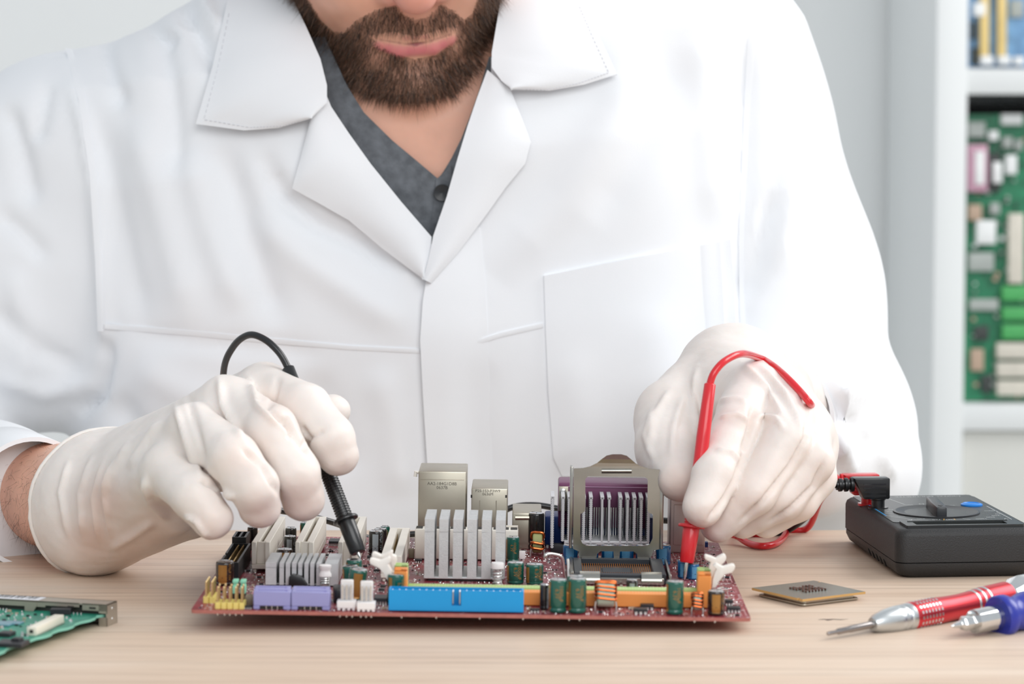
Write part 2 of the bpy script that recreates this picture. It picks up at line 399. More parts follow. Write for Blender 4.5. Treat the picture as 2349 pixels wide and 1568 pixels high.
cap_proto = {}
def make_cap(key, r, h, sleeve, print_m, stripe_deg, stripe_w, text, text_deg, arrow=True):
    """capacitor standing on the origin; returns the root object with sub-parts (shared by copies)"""
    lip = 0.0005
    prof = [(r * 0.86, 0), (r * 0.98, 0.0006), (r, 0.0014), (r, h * 0.10), (r * 0.90, h * 0.145), (r * 0.90, h * 0.16), (r, h * 0.205), (r, h - 0.0010), (r * 0.97, h - 0.0003), (r * 0.88, h)]
    o = MB().lathe(prof, 28).build('capacitor', sleeve, None, smooth=True, angle=70)
    subs = [MB().lathe([(r * 0.885, h - 0.0006), (r * 0.885, h + 0.0001), (r * 0.80, h + 0.0003), (r * 0.3, h + 0.00035), (0.00001, h + 0.00035)], 28, caps=False).build('can_top', SHINY, o, smooth=True)]
    g = MB()                                                       # vent score on the top
    for a in (0.5, 2.6, 4.7):
        M = Matrix.Rotation(a, 4, 'Z'); g.box(0, r * 0.72, -0.00012, 0.00012, h + 0.0003, h + 0.00042, M=M)
    subs.append(g.build('vent_score', DARKMARK, o))
    def ring_r(z):
        for (r0, z0), (r1, z1) in zip(prof, prof[1:]):
            if z0 <= z <= z1: return r0 + (r1 - r0) * (z - z0) / max(1e-9, z1 - z0)
        return r
    if stripe_w:
        s = MB(); zs = [0.0015, h * .10, h * .145, h * .16, h * .205, h * 0.5, h - 0.0012]; n = 8; vs = []; fs = []
        for z in zs:
            for i in range(n + 1):
                a = math.radians(stripe_deg + stripe_w * (i / n - 0.5)); q = ring_r(z) + 0.00006
                vs.append((q * math.cos(a), q * math.sin(a), z))
        for j in range(len(zs) - 1):
            for i in range(n): fs.append((j * (n + 1) + i, j * (n + 1) + i + 1, (j + 1) * (n + 1) + i + 1, (j + 1) * (n + 1) + i))
        s.add(vs, fs); subs.append(s.build('stripe', print_m, o, smooth=True))
        if arrow:                                                  # chevron printed on the stripe
            c = MB(); q = r + 0.0001; zc = h * 0.34; wd = math.radians(stripe_w) * 0.46; vs = []
            for k, (aa, zz) in enumerate(((-wd, zc + h * .09), (0, zc), (wd, zc + h * .09))):
                a = math.radians(stripe_deg) + aa
                for dz in (0, 0.00035): vs.append((q * math.cos(a), q * math.sin(a), zz + dz))
            c.add(vs, [(0, 2, 3, 1), (2, 4, 5, 3)]); subs.append(c.build('stripe_arrow', DARKMARK, o))
    if text:
        t = MB()
        for k, (line, deg) in enumerate(text):
            vs, fs = text_mesh(line, r * 0.62)
            L = max(v.x for v in vs) - min(v.x for v in vs); zz = min(1.0, (h * 0.70) / max(L, 1e-6))
            out = []
            for v in vs:                                           # reads downwards along the can
                a = math.radians(deg) + v.y * zz / r; q = r + 0.00007
                out.append((q * math.cos(a), q * math.sin(a), h * 0.60 - v.x * zz))
            t.add(out, fs)
        subs.append(t.build('print', print_m, o))
    o['subs'] = len(subs)
    return o, subs

def place_cap(key, cx, py_base, w_px, py_top, spec, tilt=None, w_fix=None, spin=0.0):
    c = BW(cx, py_base, 0.0); sc = (BO[1] + c.y) / F
    r = w_px * sc / 2 if w_fix is None else w_fix
    v = c.y + r; u = BV(cx, py_base, v).x
    h = BV(cx, py_top, v).z
    k = (key, round(r * 1e4), round(h * 1e3))
    if k not in cap_proto:
        o, subs = make_cap(key, r, h, *spec); cap_proto[k] = (o, subs)
    else:
        src, ss = cap_proto[k]; o = src.copy(); COL.objects.link(o)
        for q in ss: copy_of(q, o)
    o.parent = mobo; o.location = (u, v, 0.0); o.rotation_euler = (0, 0, math.radians(spin))
    if tilt: o.rotation_euler = (math.radians(tilt[0]), math.radians(tilt[1]), math.radians(spin))
    occ(u - r, u + r, v - r, v + r)
    return o
T1000 = [('1000\u00b5F', -62), ('6.3V', -90)]
GREEN = (GREENCAP, GOLDPRINT, -155, 30, T1000, 0, False)
BROWN = (BROWNCAP, GOLDPRINT, -100, 58, [('470\u00b5F 10V', -52)], 0, True)
SILV = (BLACKCAP, SILVERPRINT, -92, 48, [('470\u00b5F 16V', -42)], 0, True)
BLACK = (BLACKCAP, SILVERPRINT, 60, 40, None, 0, False)
BLUE = (BLUECAP, BLUEPRINT, -95, 62, None, 0, True)
GOLDSTRIPE = (GREENCAP, GOLDPRINT, -85, 58, None, 0, False)
place_cap('brown', 515.5, 1345, 42, 1287, BROWN)
place_cap('green', 812, 1340, 37, 1283, GREEN)
place_cap('green', 806, 1359, 37, 1297, GREEN, tilt=(0, -3))
place_cap('goldstripe', 814, 1378, 42, 1303, GOLDSTRIPE, tilt=(4, 7))
place_cap('green', 908, 1388, 40, 1316, GREEN, spin=25)
place_cap('green', 1176, 1292, 30, 1231, GREEN, spin=-10)
place_cap('green', 1182, 1341, 40, 1289, GREEN)
place_cap('green', 1226, 1342, 41, 1293, GREEN, spin=12)
place_cap('black', 1229.5, 1262, 37, 1176, BLACK)
place_cap('dark', 1248, 1400, 21, 1340, SILV, spin=60)
place_cap('green', 1279.5, 1407, 41, 1328, GREEN, spin=-8)
place_cap('green', 1324, 1408, 42, 1326, GREEN)
place_cap('green', 1319, 1392, 40, 1320, GREEN, spin=30)
place_cap('silver', 1449.5, 1378, 28, 1329, SILV, w_fix=0.0027)
place_cap('green', 1547.5, 1411, 41, 1332, GREEN, spin=-4)
place_cap('brown', 1642, 1413, 40, 1354, BROWN, spin=8)
for cx in (1308, 1355, 1396, 1436, 1475, 1521):   # behind the plate
    place_cap('blue', cx, 1297, 34, 1249, BLUE, w_fix=0.0037)
place_cap('bluesmall', 1568, 1327, 28, 1284, BLUE, w_fix=0.0029); place_cap('bluesmall', 1590, 1330, 29, 1292, BLUE, w_fix=0.0028, spin=20)
place_cap('silver', 665, 1281, 29, 1229, SILV); place_cap('brown', 652.5, 1315, 38, 1259, BROWN)
place_cap('black', 667, 1258, 26, 1210, BLACK); place_cap('green', 699, 1240, 22, 1198, GREEN)
place_cap('silver', 862, 1278, 33, 1217, SILV); place_cap('black', 872, 1264, 30, 1212, BLACK)
place_cap('green', 883, 1249, 22, 1205, GREEN)
place_cap('black', 579, 1262, 24, 1208, BLACK)
for cx in (1398, 1438, 1474): place_cap('black', cx, 1250, 30, 1168, BLACK)

def front_box(pl, pr, pt, pb, depth, w0=None):
    """board-space box whose front face is the pixel rectangle; its bottom edge stands on the board (or at the level w0)"""
    a = BW((pl + pr) / 2, pb, 0 if w0 is None else w0); v = a.y
    q0, q1 = BV(pl, pb, v), BV(pr, pb, v); h = BV((pl + pr) / 2, pt, v).z
    return q0.x, q1.x, v, v + depth, h

# pin headers -------------------------------------------------
YELP = mat('yellow_plastic', 'e9d67c', 0.45, var=0.04)
def pin_header(u0, v0, nx, ny, pitch, base_h, pin_h, plastic, skip=(), pv_=None):
    pv_ = pv_ or pitch
    o = MB()
    for i in range(nx):
        for j in range(ny):
            x, y = u0 + i * pitch, v0 + j * pv_; c = pitch * 0.47; k = pitch * 0.3
            o.prism([(x - c, y - k), (x - k, y - c), (x + k, y - c), (x + c, y - k), (x + c, y + k), (x + k, y + c), (x - k, y + c), (x - c, y + k)], 0, base_h)
    h = o.build('pin_header', plastic, mobo); first = None
    for i in range(nx):
        for j in range(ny):
            if (i, j) in skip: continue
            if first is None:
                first = MB().lathe([(0.00042, 0.0), (0.00045, pin_h - 0.0005), (0.0002, pin_h)], 6).build('pin', GOLD, h); p = first
            else: p = copy_of(first, h)
            p.location = (u0 + i * pitch, v0 + j * pv_, 0.0)
    occ(u0 - pitch, u0 + nx * pitch, v0 - pitch, v0 + ny * pitch)
    return h
a = BW(472, 1383); pin_header(a.x, a.y + 0.0012, 2, 4, 0.0026, 0.0027, 0.0098, YELP, pv_=0.0040)
a = BW(499, 1396); hd = pin_header(a.x, a.y + 0.0013, 5, 2, 0.00262, 0.0028, 0.0098, YELP, pv_=0.0068)
MINT = mat('mint_jumper', '8fd9b8', 0.4, var=0.03)
a = BW(540, 1372)
jb = pin_header(a.x, a.y, 2, 1, 0.0034, 0.0022, 0.0078, BLACKP)
for i in range(2):
    u = a.x + i * 0.0034
    j = MB().box(u - 0.0012, u + 0.0012, a.y - 0.0012, a.y + 0.0040, 0.0023, 0.0062).box(u - 0.0009, u + 0.0009, a.y - 0.0009, a.y + 0.0037, 0.0062, 0.0069).box(u - 0.00125, u + 0.00125, a.y - 0.0012, a.y + 0.004, 0.0069, 0.0084)
    j.build('jumper_cap', MINT, mobo, bevel=0.0003)

# shrouded headers ------------------------------------------------
def shroud(name, u0, u1, v0, v1, h, m, wall, floor_h, notch=None, notch_side='v0', rows=None, pinmat=GOLD, pin_top=None):
    o = MB()
    def wallbox(side):
        if side == 'u0': segs = [('u', u0, u0 + wall)]
        if side == 'u1': segs = [('u', u1 - wall, u1)]
    o.box(u0, u1, v0, v1, 0.0006, floor_h)
    walls = {'u0': (u0, u0 + wall, v0, v1), 'u1': (u1 - wall, u1, v0, v1), 'v0': (u0 + wall, u1 - wall, v0, v0 + wall), 'v1': (u0 + wall, u1 - wall, v1 - wall, v1)}
    for k, (a, b_, c, d) in walls.items():
        if notch and k == notch_side:
            n0, n1, nz = notch
            if k in ('v0', 'v1'): o.box(a, n0, c, d, floor_h, h).box(n1, b_, c, d, floor_h, h).box(n0, n1, c, d, floor_h, nz)
            else: o.box(a, b_, c, n0, floor_h, h).box(a, b_, n1, d, floor_h, h).box(a, b_, n0, n1, floor_h, nz)
        else: o.box(a, b_, c, d, floor_h, h)
    ob = o.build(name, m, mobo); occ(u0, u1, v0, v1)
    if rows:
        nu, nv = rows; first = None
        for i in range(nu):
            for j in range(nv):
                x = u0 + (u1 - u0) * (i + 0.5) / nu if nu > 2 else (u0 + u1) / 2 + (i - 0.5) * 0.00254
                y = v0 + (v1 - v0) * (j + 0.5) / nv if nv > 2 else (v0 + v1) / 2 + (j - 0.5) * 0.00254
                if first is None: first = MB().lathe([(0.00036, floor_h), (0.00036, pin_top - 0.0003), (0.0002, pin_top)], 6).build('pin', pinmat, ob); p = first; x_, y_ = x, y; p.location = (x, y, 0)
                else: p = copy_of(first, ob, (x, y, 0))
    return ob
BLUEP = mat('bright_blue_plastic', '0a97d9', 0.42, var=0.02)
u0, u1, v0, v1, h = front_box(891.5, 1201, 1354, 1404.5, 0.0090)
n0, n1 = BV(1036, 1390, v0).x, BV(1057.5, 1390, v0).x
shroud('ribbon_connector', u0, u1, v0, v1, h, BLUEP, 0.0010, 0.0022, (n0, n1, BV(1046, 1389, v0).z), 'v0', (20, 2), SOLDER, h - 0.0006)
# floppy connector running away from the camera on the left
a = BW(546.7, 1334.0); a2 = BW(576, 1291)
shroud('floppy_connector', a.x - 0.0090, a.x, a.y, a2.y + 0.004, 0.0090, BLACKP, 0.0010, 0.0022, (a.y + 0.022, a.y + 0.027, 0.004), 'u0', (2, 15), GOLD, 0.0085)
u0, u1, v0, v1, h = front_box(531, 563, 1233, 1286, 0.021)
ob = shroud('serial_header', u0, u1, v0 + 0.002, v1, h, BLACKP, 0.0011, 0.004)
MB().box((u0 + u1) / 2 - 0.0005, (u0 + u1) / 2 + 0.0005, v0 + 0.003, v1 - 0.001, 0.004, h).build('rib', BLACKP, ob)

# expansion slots ---------------------------------------------
def slot(name, u0, wd, v0, ln, h, m):
    g0, g1 = u0 + wd * 0.39, u0 + wd * 0.61; r0, r1 = u0 + wd * 0.26, u0 + wd * 0.73; b0 = 0.0018
    o = MB()
    o.box(u0, u0 + wd, v0 + 0.0030, v0 + ln - 0.002, b0, h * 0.38)
    o.box(u0, g0, v0 + 0.0030, v0 + ln - 0.002, h * 0.38, h).box(g1, u0 + wd, v0 + 0.0030, v0 + ln - 0.002, h * 0.38, h)
    o.box(u0, u0 + wd, v0, v0 + 0.0030, b0, b0 + 0.0022).box(u0, r0, v0, v0 + 0.0030, b0 + 0.0022, h).box(r1, u0 + wd, v0, v0 + 0.0030, b0 + 0.0022, h)
    o.box(r0, r1, v0 + 0.0016, v0 + 0.0030, b0 + 0.0022, h - 0.0001)
    o.box(u0, u0 + wd, v0 + ln - 0.002, v0 + ln, b0, h)
    for y in (v0 + 0.001, v0 + ln * 0.5, v0 + ln - 0.004):
        o.box(u0 + 0.0008, u0 + 0.0022, y, y + 0.003, 0, b0).box(u0 + wd - 0.0022, u0 + wd - 0.0008, y, y + 0.003, 0, b0)
    ob = o.build(name, m, mobo, bevel=0.00022, seg=1)
    c = MB()
    for k in range(30):
        y = v0 + 0.006 + k * (ln - 0.012) / 29
        c.box(g0 + 0.0001, g0 + 0.0004, y, y + 0.0011, h * 0.38, h * 0.8).box(g1 - 0.0004, g1 - 0.0001, y, y + 0.0011, h * 0.38, h * 0.8)
    c.build('contact_row', GOLD, ob); occ(u0, u0 + wd, v0, v0 + ln)
    return ob
PV = BW(577, 1313).y
for px in (577, 677, 775.5):
    q = BV(px, 1300, PV); slot('expansion_slot', q.x, 0.0086, PV, 0.0848, BV(px + 20, 1243, PV).z, IVORY)
v = BW(880, 1334).y; q = BV(873, 1320, v); slot('graphics_slot', q.x, 0.0098, v, 0.089, 0.0122, IVORY)

# heatsinks ------------------------------------------------------
def fin_heatsink(name, pl, pr, pb, pt, pt_back, cols, nrow, base_px, m):
    a = BW((pl + pr) / 2, pb); v0 = a.y; q0, q1 = BV(pl, pb, v0), BV(pr, pb, v0); h = BV((pl + pr) / 2, pt, v0).z
    v1 = BW((pl + pr) / 2, pt_back, h).y; bh = BV((pl + pr) / 2, pb - base_px, v0).z
    ob = MB().box(q0.x, q1.x, v0, v1, 0.0012, bh).build(name, m, mobo, bevel=0.0003, seg=1)
    MB().box(q0.x + 0.002, q1.x - 0.002, v0 + 0.002, v1 - 0.002, 0.0, 0.0014).build('chipset', SMDDARK, ob)
    pitch = (v1 - v0) / nrow
    for c0, c1 in cols:
        x0, x1 = BV(c0, pb, v0).x, BV(c1, pb, v0).x; f = MB()
        f.box(x0, x1, v0, v1, bh - 0.0003, h * 0.80)
        for j in range(nrow): f.box(x0, x1, v0 + j * pitch, v0 + (j + 0.70) * pitch, h * 0.80 - 0.0002, h)
        f.build('fin', m, ob)
    occ(q0.x, q1.x, v0, v1)
    return ob, v0, v1, h
z1 = lambda zs: [(420 + a / 4.894, 420 + b_ / 4.894) for a, b_ in zs]
fin_heatsink('heatsink', 609, 774.5, 1345, 1291, 1267, z1([(925, 1045), (1080, 1130), (1150, 1200), (1220, 1270), (1290, 1335), (1360, 1405), (1425, 1470), (1495, 1545), (1590, 1735)]), 12, 5, ALU)
z2 = lambda zs: [(840 + a / 3.825, 840 + b_ / 3.825) for a, b_ in zs]
fin_heatsink('heatsink', 971.5, 1157, 1334, 1191, 1168, z2([(508, 595), (636, 716), (758, 841), (885, 966), (1009, 1092), (1131, 1215)]), 9, 11, ALU)
def push_pin(cx, pt, pb, w, spool):
    a = BW(cx, pb); v = a.y; s = (BO[1] + v) / F; r = w * s / 2; h = BV(cx, pt, v).z; u = BV(cx, pb, v).x; v += r
    prof = [(r * 0.45, 0.0), (r * 0.45, h * 0.5), (r, h * 0.53), (r, h * 0.62), (r * 0.80, h * 0.72), (r * 0.80, h * 0.80), (r * 0.96, h * 0.88), (r * 0.96, h * 0.98), (r * 0.8, h)] if spool else \
           [(r * 0.55, 0.0), (r * 0.55, h * 0.72), (r, h * 0.75), (r, h * 0.94), (r * 0.9, h)]
    o = MB().lathe(prof, 20, Matrix.Translation((u, v, 0))).build('push_pin', WHITEP, mobo, smooth=True, angle=35)
    zt_s = h * (0.5 if spool else 0.72)
    pts = [(u + r * 0.70 * math.cos(k * 0.45), v + r * 0.70 * math.sin(k * 0.45), 0.0006 + (zt_s - 0.0008) * k / 70) for k in range(71)]
    MB().tube(pts, 0.0003, 6).build('spring', SOLDER, o, smooth=True)
push_pin(744.5, 1297, 1353, 30, True); push_pin(1140.5, 1292, 1345, 31, False)
# black clip behind the purple connectors
q = BW(672, 1347)
MB().prism([(0, 0), (0.0040, 0), (0.0088, 0.0), (0.0060, 0.0042), (0.0020, 0.0052), (0.0003, 0.0042)], 0, 0.006, Matrix.Translation((q.x - 0.002, q.y + 0.004, 0.001)) @ Matrix.Rotation(math.pi / 2, 4, 'X')).build('clip', BLACKP, mobo, bevel=0.0004)
u0, u1, v0, v1, h = front_box(761, 783, 1340, 1384, 0.014)
MB().prism([(u0 + 0.001, v0), (u1, v0), (u1, v1), (u0 - 0.0005, v1)], 0.0, h * 0.75).build('power_inlet', BLACKP, mobo, bevel=0.0008)
u0, u1, v0, v1, h = front_box(561, 582, 1360, 1388, 0.006)
MB().box(u0, u1, v0, v1, 0, h * 0.75).build('crystal', mat('tan_ceramic', '8d7f6c', 0.5), mobo, bevel=0.0005)

# purple drive connectors ------------------------------------
PURP = mat('lavender_plastic', '9696c8', 0.42, var=0.02); PURPD = mat('lavender_shaded', '6d6ab0', 0.5)
def sata(pl, pr, v0, dep, h):
    u0, u1 = BV(pl, 1390, v0).x, BV(pr, 1390, v0).x; w = u1 - u0; r0, r1 = u0 + w * 0.17, u0 + w * 0.80; rh = h * 0.20
    o = MB().box(u0, u1, v0, v0 + dep, rh, h).box(u0, r0, v0, v0 + dep, 0, rh).box(r1, u1, v0, v0 + dep, 0, rh).box(r0, r1, v0 + 0.0025, v0 + dep, 0, rh)
    ob = o.build('drive_connector', PURP, mobo, bevel=0.00025, seg=1)
    MB().box(r0, r1, v0 + 0.0008, v0 + 0.0026, 0.0, rh).build('recess_shade', DARKMARK, ob)  # dark box paints in the shade of the notch
    k = MB().box(u0 + w * 0.10, u0 + w * 0.90, v0 + dep * 0.42, v0 + dep * 0.58, h - 0.0004, h + 0.00005).box(u0 + w * 0.84, u0 + w * 0.90, v0 + dep * 0.2, v0 + dep * 0.42, h - 0.0004, h + 0.00005)
    k.build('groove_shade', PURPD, ob)  # darker lavender paints in groove shade; no groove is cut
    for f in (0.28, 0.52, 0.76):
        x = r0 + (r1 - r0) * f; MB().lathe([(0.0003, 0), (0.0003, rh)], 6, Matrix.Translation((x, v0 + 0.0004, 0))).build('pin', SOLDER, ob)
    occ(u0, u1, v0, v0 + dep)
SV = BW(670, 1398.5).y; SH = BV(670, 1357, SV).z
for pl, pr in ((581, 666.5), (668, 756.5)):
    sata(pl, pr, SV, 0.0078, SH); sata(pl + 1.5, pr - 1.5, SV + 0.0080, 0.0078, SH)

# white fan headers -----------------------------------------
for pl, pr, pb in ((772.5, 816, 1400), (818, 861, 1403)):
    u0, u1, v0, v1, h = front_box(pl, pr, pb - 22, pb, 0.0058); w = u1 - u0
    o = MB().box(u0, u1, v0, v1, 0.0009, h)
    for k in range(4): o.box(u0 + w * (0.02 + k * 0.26), u0 + w * (0.02 + k * 0.26) + w * 0.17, v0, v0 + 0.0015, 0, 0.0009)
    o.box(u0 + w * 0.17, u0 + w * 0.83, v1 - 0.0016, v1, h, h * 3.05)
    ob = o.build('fan_header', WHITEP, mobo, bevel=0.0003, seg=1); occ(u0, u1, v0, v1)
    for k in range(3):
        MB().box(u0 + w * (0.27 + 0.23 * k) - 0.0004, u0 + w * (0.27 + 0.23 * k) + 0.0004, v0 + 0.002, v0 + 0.0028, h, h * 2.6).build('pin', SOLDER, ob)

# memory slots -----------------------------------------------
ORANGE = mat('orange_plastic', 'f29a4e', 0.42, var=0.03); LIME = mat('lime_plastic', 'b4cf86', 0.42, var=0.03)
def dimm(pl, pr, v0, h, h_end, m, wl, wr):
    dep = 0.0064; u0, u1 = BV(pl, 1370, v0).x, BV(pr, 1370, v0).x
    sec = (v0 + 0.0024, v0 + 0.0040)
    o = MB().box(u0 + wl, u1 - wr, v0, sec[0], 0.0003, h).box(u0 + wl, u1 - wr, sec[1], v0 + dep, 0.0003, h).box(u0 + wl, u1 - wr, sec[0], sec[1], 0.0003, h * 0.4)
    for a0, a1 in ((u0, u0 + wl), (u1 - wr, u1)):
        nw = (a1 - a0)
        o.box(a0, a1, v0, v0 + dep, 0.0003, h_end - 0.001).box(a0, a1, v0, v0 + 0.0016, h_end - 0.001, h_end).box(a0, a1, v0 + dep - 0.0016, v0 + dep, h_end - 0.001, h_end)
        o.box(a0 + nw * 0.45, a1, v0, v0 + dep, h_end - 0.001, h_end)
    ob = o.build('memory_slot', m, mobo, bevel=0.0004, seg=1); occ(u0, u1, v0, v0 + dep)
    c = MB(); n = 92
    for k in range(n):
        x = u0 + wl + 0.003 + (u1 - u0 - wl - wr - 0.006) * k / (n - 1)
        for y in (v0 + 0.0007, v0 + 0.0050): c.box(x - 0.00028, x + 0.00028, y, y + 0.0007, h - 0.0001, h + 0.00006)
    c.build('contact_windows', mat(m.name + '_pale', 'e8e2c4' if m is LIME else 'f8cda4', 0.4), ob)
    return ob
OV = BW(1480, 1394).y; OH = BV(1480, 1361, OV).z; OE = BV(1614, 1315, OV).z
ow = BV(934, 1330, OV).x - BV(903, 1330, OV).x
dimm(903, 1631, OV, OH, OE, ORANGE, ow, ow); GV = OV + 0.0118
dimm(904.5, 1629.5, GV, OH, OE, LIME, ow, ow)
LATCH = mat('latch_white', 'efeae2', 0.42, var=0.02)
z4 = lambda pts: [(1500 + x / 8.7125, 1260 + y / 8.7125) for x, y in pts]
z7 = lambda pts: [(780 + x / 9.225, 1190 + y / 9.225) for x, y in pts]
def latch(pts, v, th):
    loc = [BV(x, y, v) for x, y in pts]
    M = Matrix(((1, 0, 0, 0), (0, 0, 1, v), (0, 1, 0, 0), (0, 0, 0, 1)))
    MB().prism([(p.x, p.z) for p in loc], 0, th, M).build('latch', LATCH, mobo, bevel=0.0004)
latch(z4([(1175, 600), (1215, 480), (1250, 395), (1180, 330), (1250, 280), (1380, 350), (1440, 335), (1565, 298), (1610, 305), (1628, 345), (1610, 400), (1560, 465), (1430, 500), (1340, 590), (1280, 670), (1240, 760), (1160, 770)]), OV + 0.0008, 0.0048)
latch(z4([(1100, 430), (1110, 330), (1140, 250), (1060, 220), (1020, 180), (1015, 125), (1040, 112), (1150, 145), (1240, 185), (1290, 150), (1390, 98), (1430, 110), (1450, 160), (1430, 230), (1350, 310), (1280, 340), (1220, 420), (1180, 520), (1150, 700), (1100, 700)]), GV + 0.0008, 0.0048)
latch(z7([(618, 880), (645, 830), (700, 840), (850, 880), (1040, 795), (1065, 840), (1060, 930), (1010, 960), (1090, 1095), (1100, 1180), (1060, 1290), (990, 1290), (960, 1240), (900, 1130), (830, 1050), (640, 960)]), OV + 0.0008, 0.0048)
latch(z7([(665, 790), (680, 715), (730, 705), (870, 770), (980, 720), (1090, 665), (1120, 690), (1110, 760), (1190, 790), (1200, 900), (1160, 1000), (1140, 1090), (1080, 1000), (1050, 850), (900, 860), (720, 830)]), GV + 0.0008, 0.0048)

# chokes -----------------------------------------------------
CORE = mat('mint_ferrite', 'c9dcc6', 0.6, var=0.05); CORE2 = mat('olive_ferrite', 'a9aa72', 0.6, var=0.05)
def choke(pl, pr, pt, pb, core_m, angs, wire, core_frac=0.74):
    a = BW((pl + pr) / 2, pb); v0 = a.y; s = (BO[1] + v0) / F; W = (pr - pl) * s; Hh = (pb - pt) * s
    R = Hh / 2; cw = W * core_frac / 2; ri = R * 0.48; u = BV((pl + pr) / 2, pb, v0).x; c = Vector((u, v0 + R, R + 0.0002))
    M = Matrix.Translation(c) @ Matrix.Rotation(math.pi / 2, 4, 'Y')
    o = MB(); ro = R - wire * 2
    o.lathe([(ri, -cw), (ro - 0.0006, -cw), (ro, -cw + 0.0006), (ro, cw - 0.0006), (ro - 0.0006, cw), (ri, cw), (ri, -cw)], 36, M, caps=False)
    ob = o.build('choke', core_m, mobo, smooth=True); occ(u - W / 2, u + W / 2, v0, v0 + 2 * R)
    for k, th in enumerate(angs):
        t = math.radians(th); tw = math.radians(6)
        pts = []
        for r_, x_, f in ((ro + wire, -cw * 0.8, 0), (ro + wire, 0, .5), (ro + wire, cw * 0.8, 1), (ro, cw + wire, 1), (ri, cw + wire, 1), (ri - wire, cw * .8, 1), (ri - wire, -cw * .8, 0), (ri, -cw - wire, 0), (ro, -cw - wire, 0)):
            q = t + tw * (0.5 - f)
            pts.append(c + Vector((x_, -r_ * math.cos(q), r_ * math.sin(q))))
        MB().tube(spline(pts, 4, True), wire, 8, closed=True).build('winding', COPPER, ob, smooth=True)
    for sx in (-1, 1):
        MB().tube([c + Vector((sx * (cw + wire), -ro * 0.9, -R * 0.35)), c + Vector((sx * (cw + wire * 1.6), -ro * 0.92, -R * 0.65)), (c.x + sx * (cw + wire * 1.3), c.y - ro * 0.9, -0.002)], wire * 0.9, 8).build('lead', SOLDER, ob, smooth=True)
choke(1362, 1417, 1335, 1403, CORE, (72, 46, 28, 10, -8, 100, 128, 155, 180), 0.00052)
choke(1214, 1251, 1221, 1278, CORE2, (82, 8, -22, 120, 180), 0.00062, 0.60)
choke(1587, 1613, 1360, 1409, CORE, (75, 48, 20, 0, -20, 110, 150), 0.0005, 0.70)

# processor socket and its open load plate -------------------
SOCK = mat('socket_plastic', '2c3036', 0.5, var=0.06); CONT = mat('contact_gold', 'b07038', 0.4, 0.7)
sv0 = BW(1410, 1340).y; sv1 = BW(1410, 1304).y
su0, su1 = BV(1317, 1335, sv0).x, BV(1528, 1335, sv0).x
sk = MB(); sh = 0.0040; rim = 0.0045
sk.box(su0, su1, sv0, sv1, 0.0004, sh - 0.0016)
fu0, fu1 = su0 + 0.0040, su1 - 0.0058; fv0, fv1 = sv0 + 0.0055, sv1 - 0.0035
sk.box(su0, fu0, sv0, sv1, sh - 0.0016, sh + 0.0012).box(fu1, su1, sv0, sv1, sh - 0.0016, sh + 0.0012).box(fu0, fu1, sv0, fv0, sh - 0.0016, sh + 0.0006).box(fu0, fu1, fv1, sv1, sh - 0.0016, sh + 0.0012)
cu, cv = (fu0 + fu1) / 2, (fv0 + fv1) / 2; kw, kd = (fu1 - fu0) * 0.21, (fv1 - fv0) * 0.20
sk.box(cu - kw, cu + kw, cv - kd, cv + kd, sh - 0.0016, sh - 0.0010)
sock = sk.build('processor_socket', SOCK, mobo, bevel=0.0003, seg=1); occ(su0 - 0.004, su1 + 0.004, sv0 - 0.004, sv1 + 0.004)
ct = MB(); nx, ny = 33, 28
for i in range(nx):
    for j in range(ny):
        x, y = fu0 + (fu1 - fu0) * (i + .5) / nx, fv0 + (fv1 - fv0) * (j + .5) / ny
        if abs(x - cu) < kw + 0.0006 and abs(y - cv) < kd + 0.0006: continue
        ct.add([(x - 0.00015, y - 0.0002, sh - 0.0015), (x + 0.00015, y - 0.0002, sh - 0.0015), (x + 0.00001, y + 0.0007, sh - 0.0008), (x - 0.00022, y + 0.0007, sh - 0.0008)], [(0, 1, 2, 3)])
tag(ct.build('contact_field', CONT, sock), kind='stuff')
fr = MB()                                                          # steel rails around the socket
fr.box(su0 - 0.0016, su0 - 0.0002, sv0, sv1, 0.0004, 0.0056).box(su1 + 0.0012, su1 + 0.0024, sv0 - 0.001, sv1, 0.0004, 0.0052)
fr.box(su0 + .006, su0 + .020, sv1 + 0.0001, sv1 + 0.0010, 0.0004, 0.0052).box(su1 - .020, su1 - .006, sv1 + 0.0001, sv1 + 0.0010, 0.0004, 0.0052).box(su0 + .021, su0 + .028, sv1 - 0.0012, sv1 - 0.0003, 0.0004, 0.0050)
fr.box(su0 + 0.001, su1 - 0.001, sv0 - 0.0016, sv0 - 0.0002, 0.0002, 0.0034)
fr.build('socket_frame', STEEL, sock, bevel=0.0003, seg=1)
for a0, a1 in ((1330, 1376), (1471, 1518)):
    x0, x1 = BV(a0, 1330, sv0).x, BV(a1, 1330, sv0).x
    M = Matrix(((0, 0, 1, 0), (1, 0, 0, sv0), (0, 1, 0, 0), (0, 0, 0, 1)))
    prof = [(-0.0034, 0.0006), (-0.0038, 0.002), (-0.0030, 0.0038), (-0.0012, 0.0050), (0.0030, 0.0056), (0.0030, 0.0048), (-0.0010, 0.0042), (-0.0024, 0.0034), (-0.0030, 0.002), (-0.0027, 0.0006)]
    MB().prism(prof, x0, x1, M).build('frame_clip', STEEL, sock, smooth=True, angle=60)
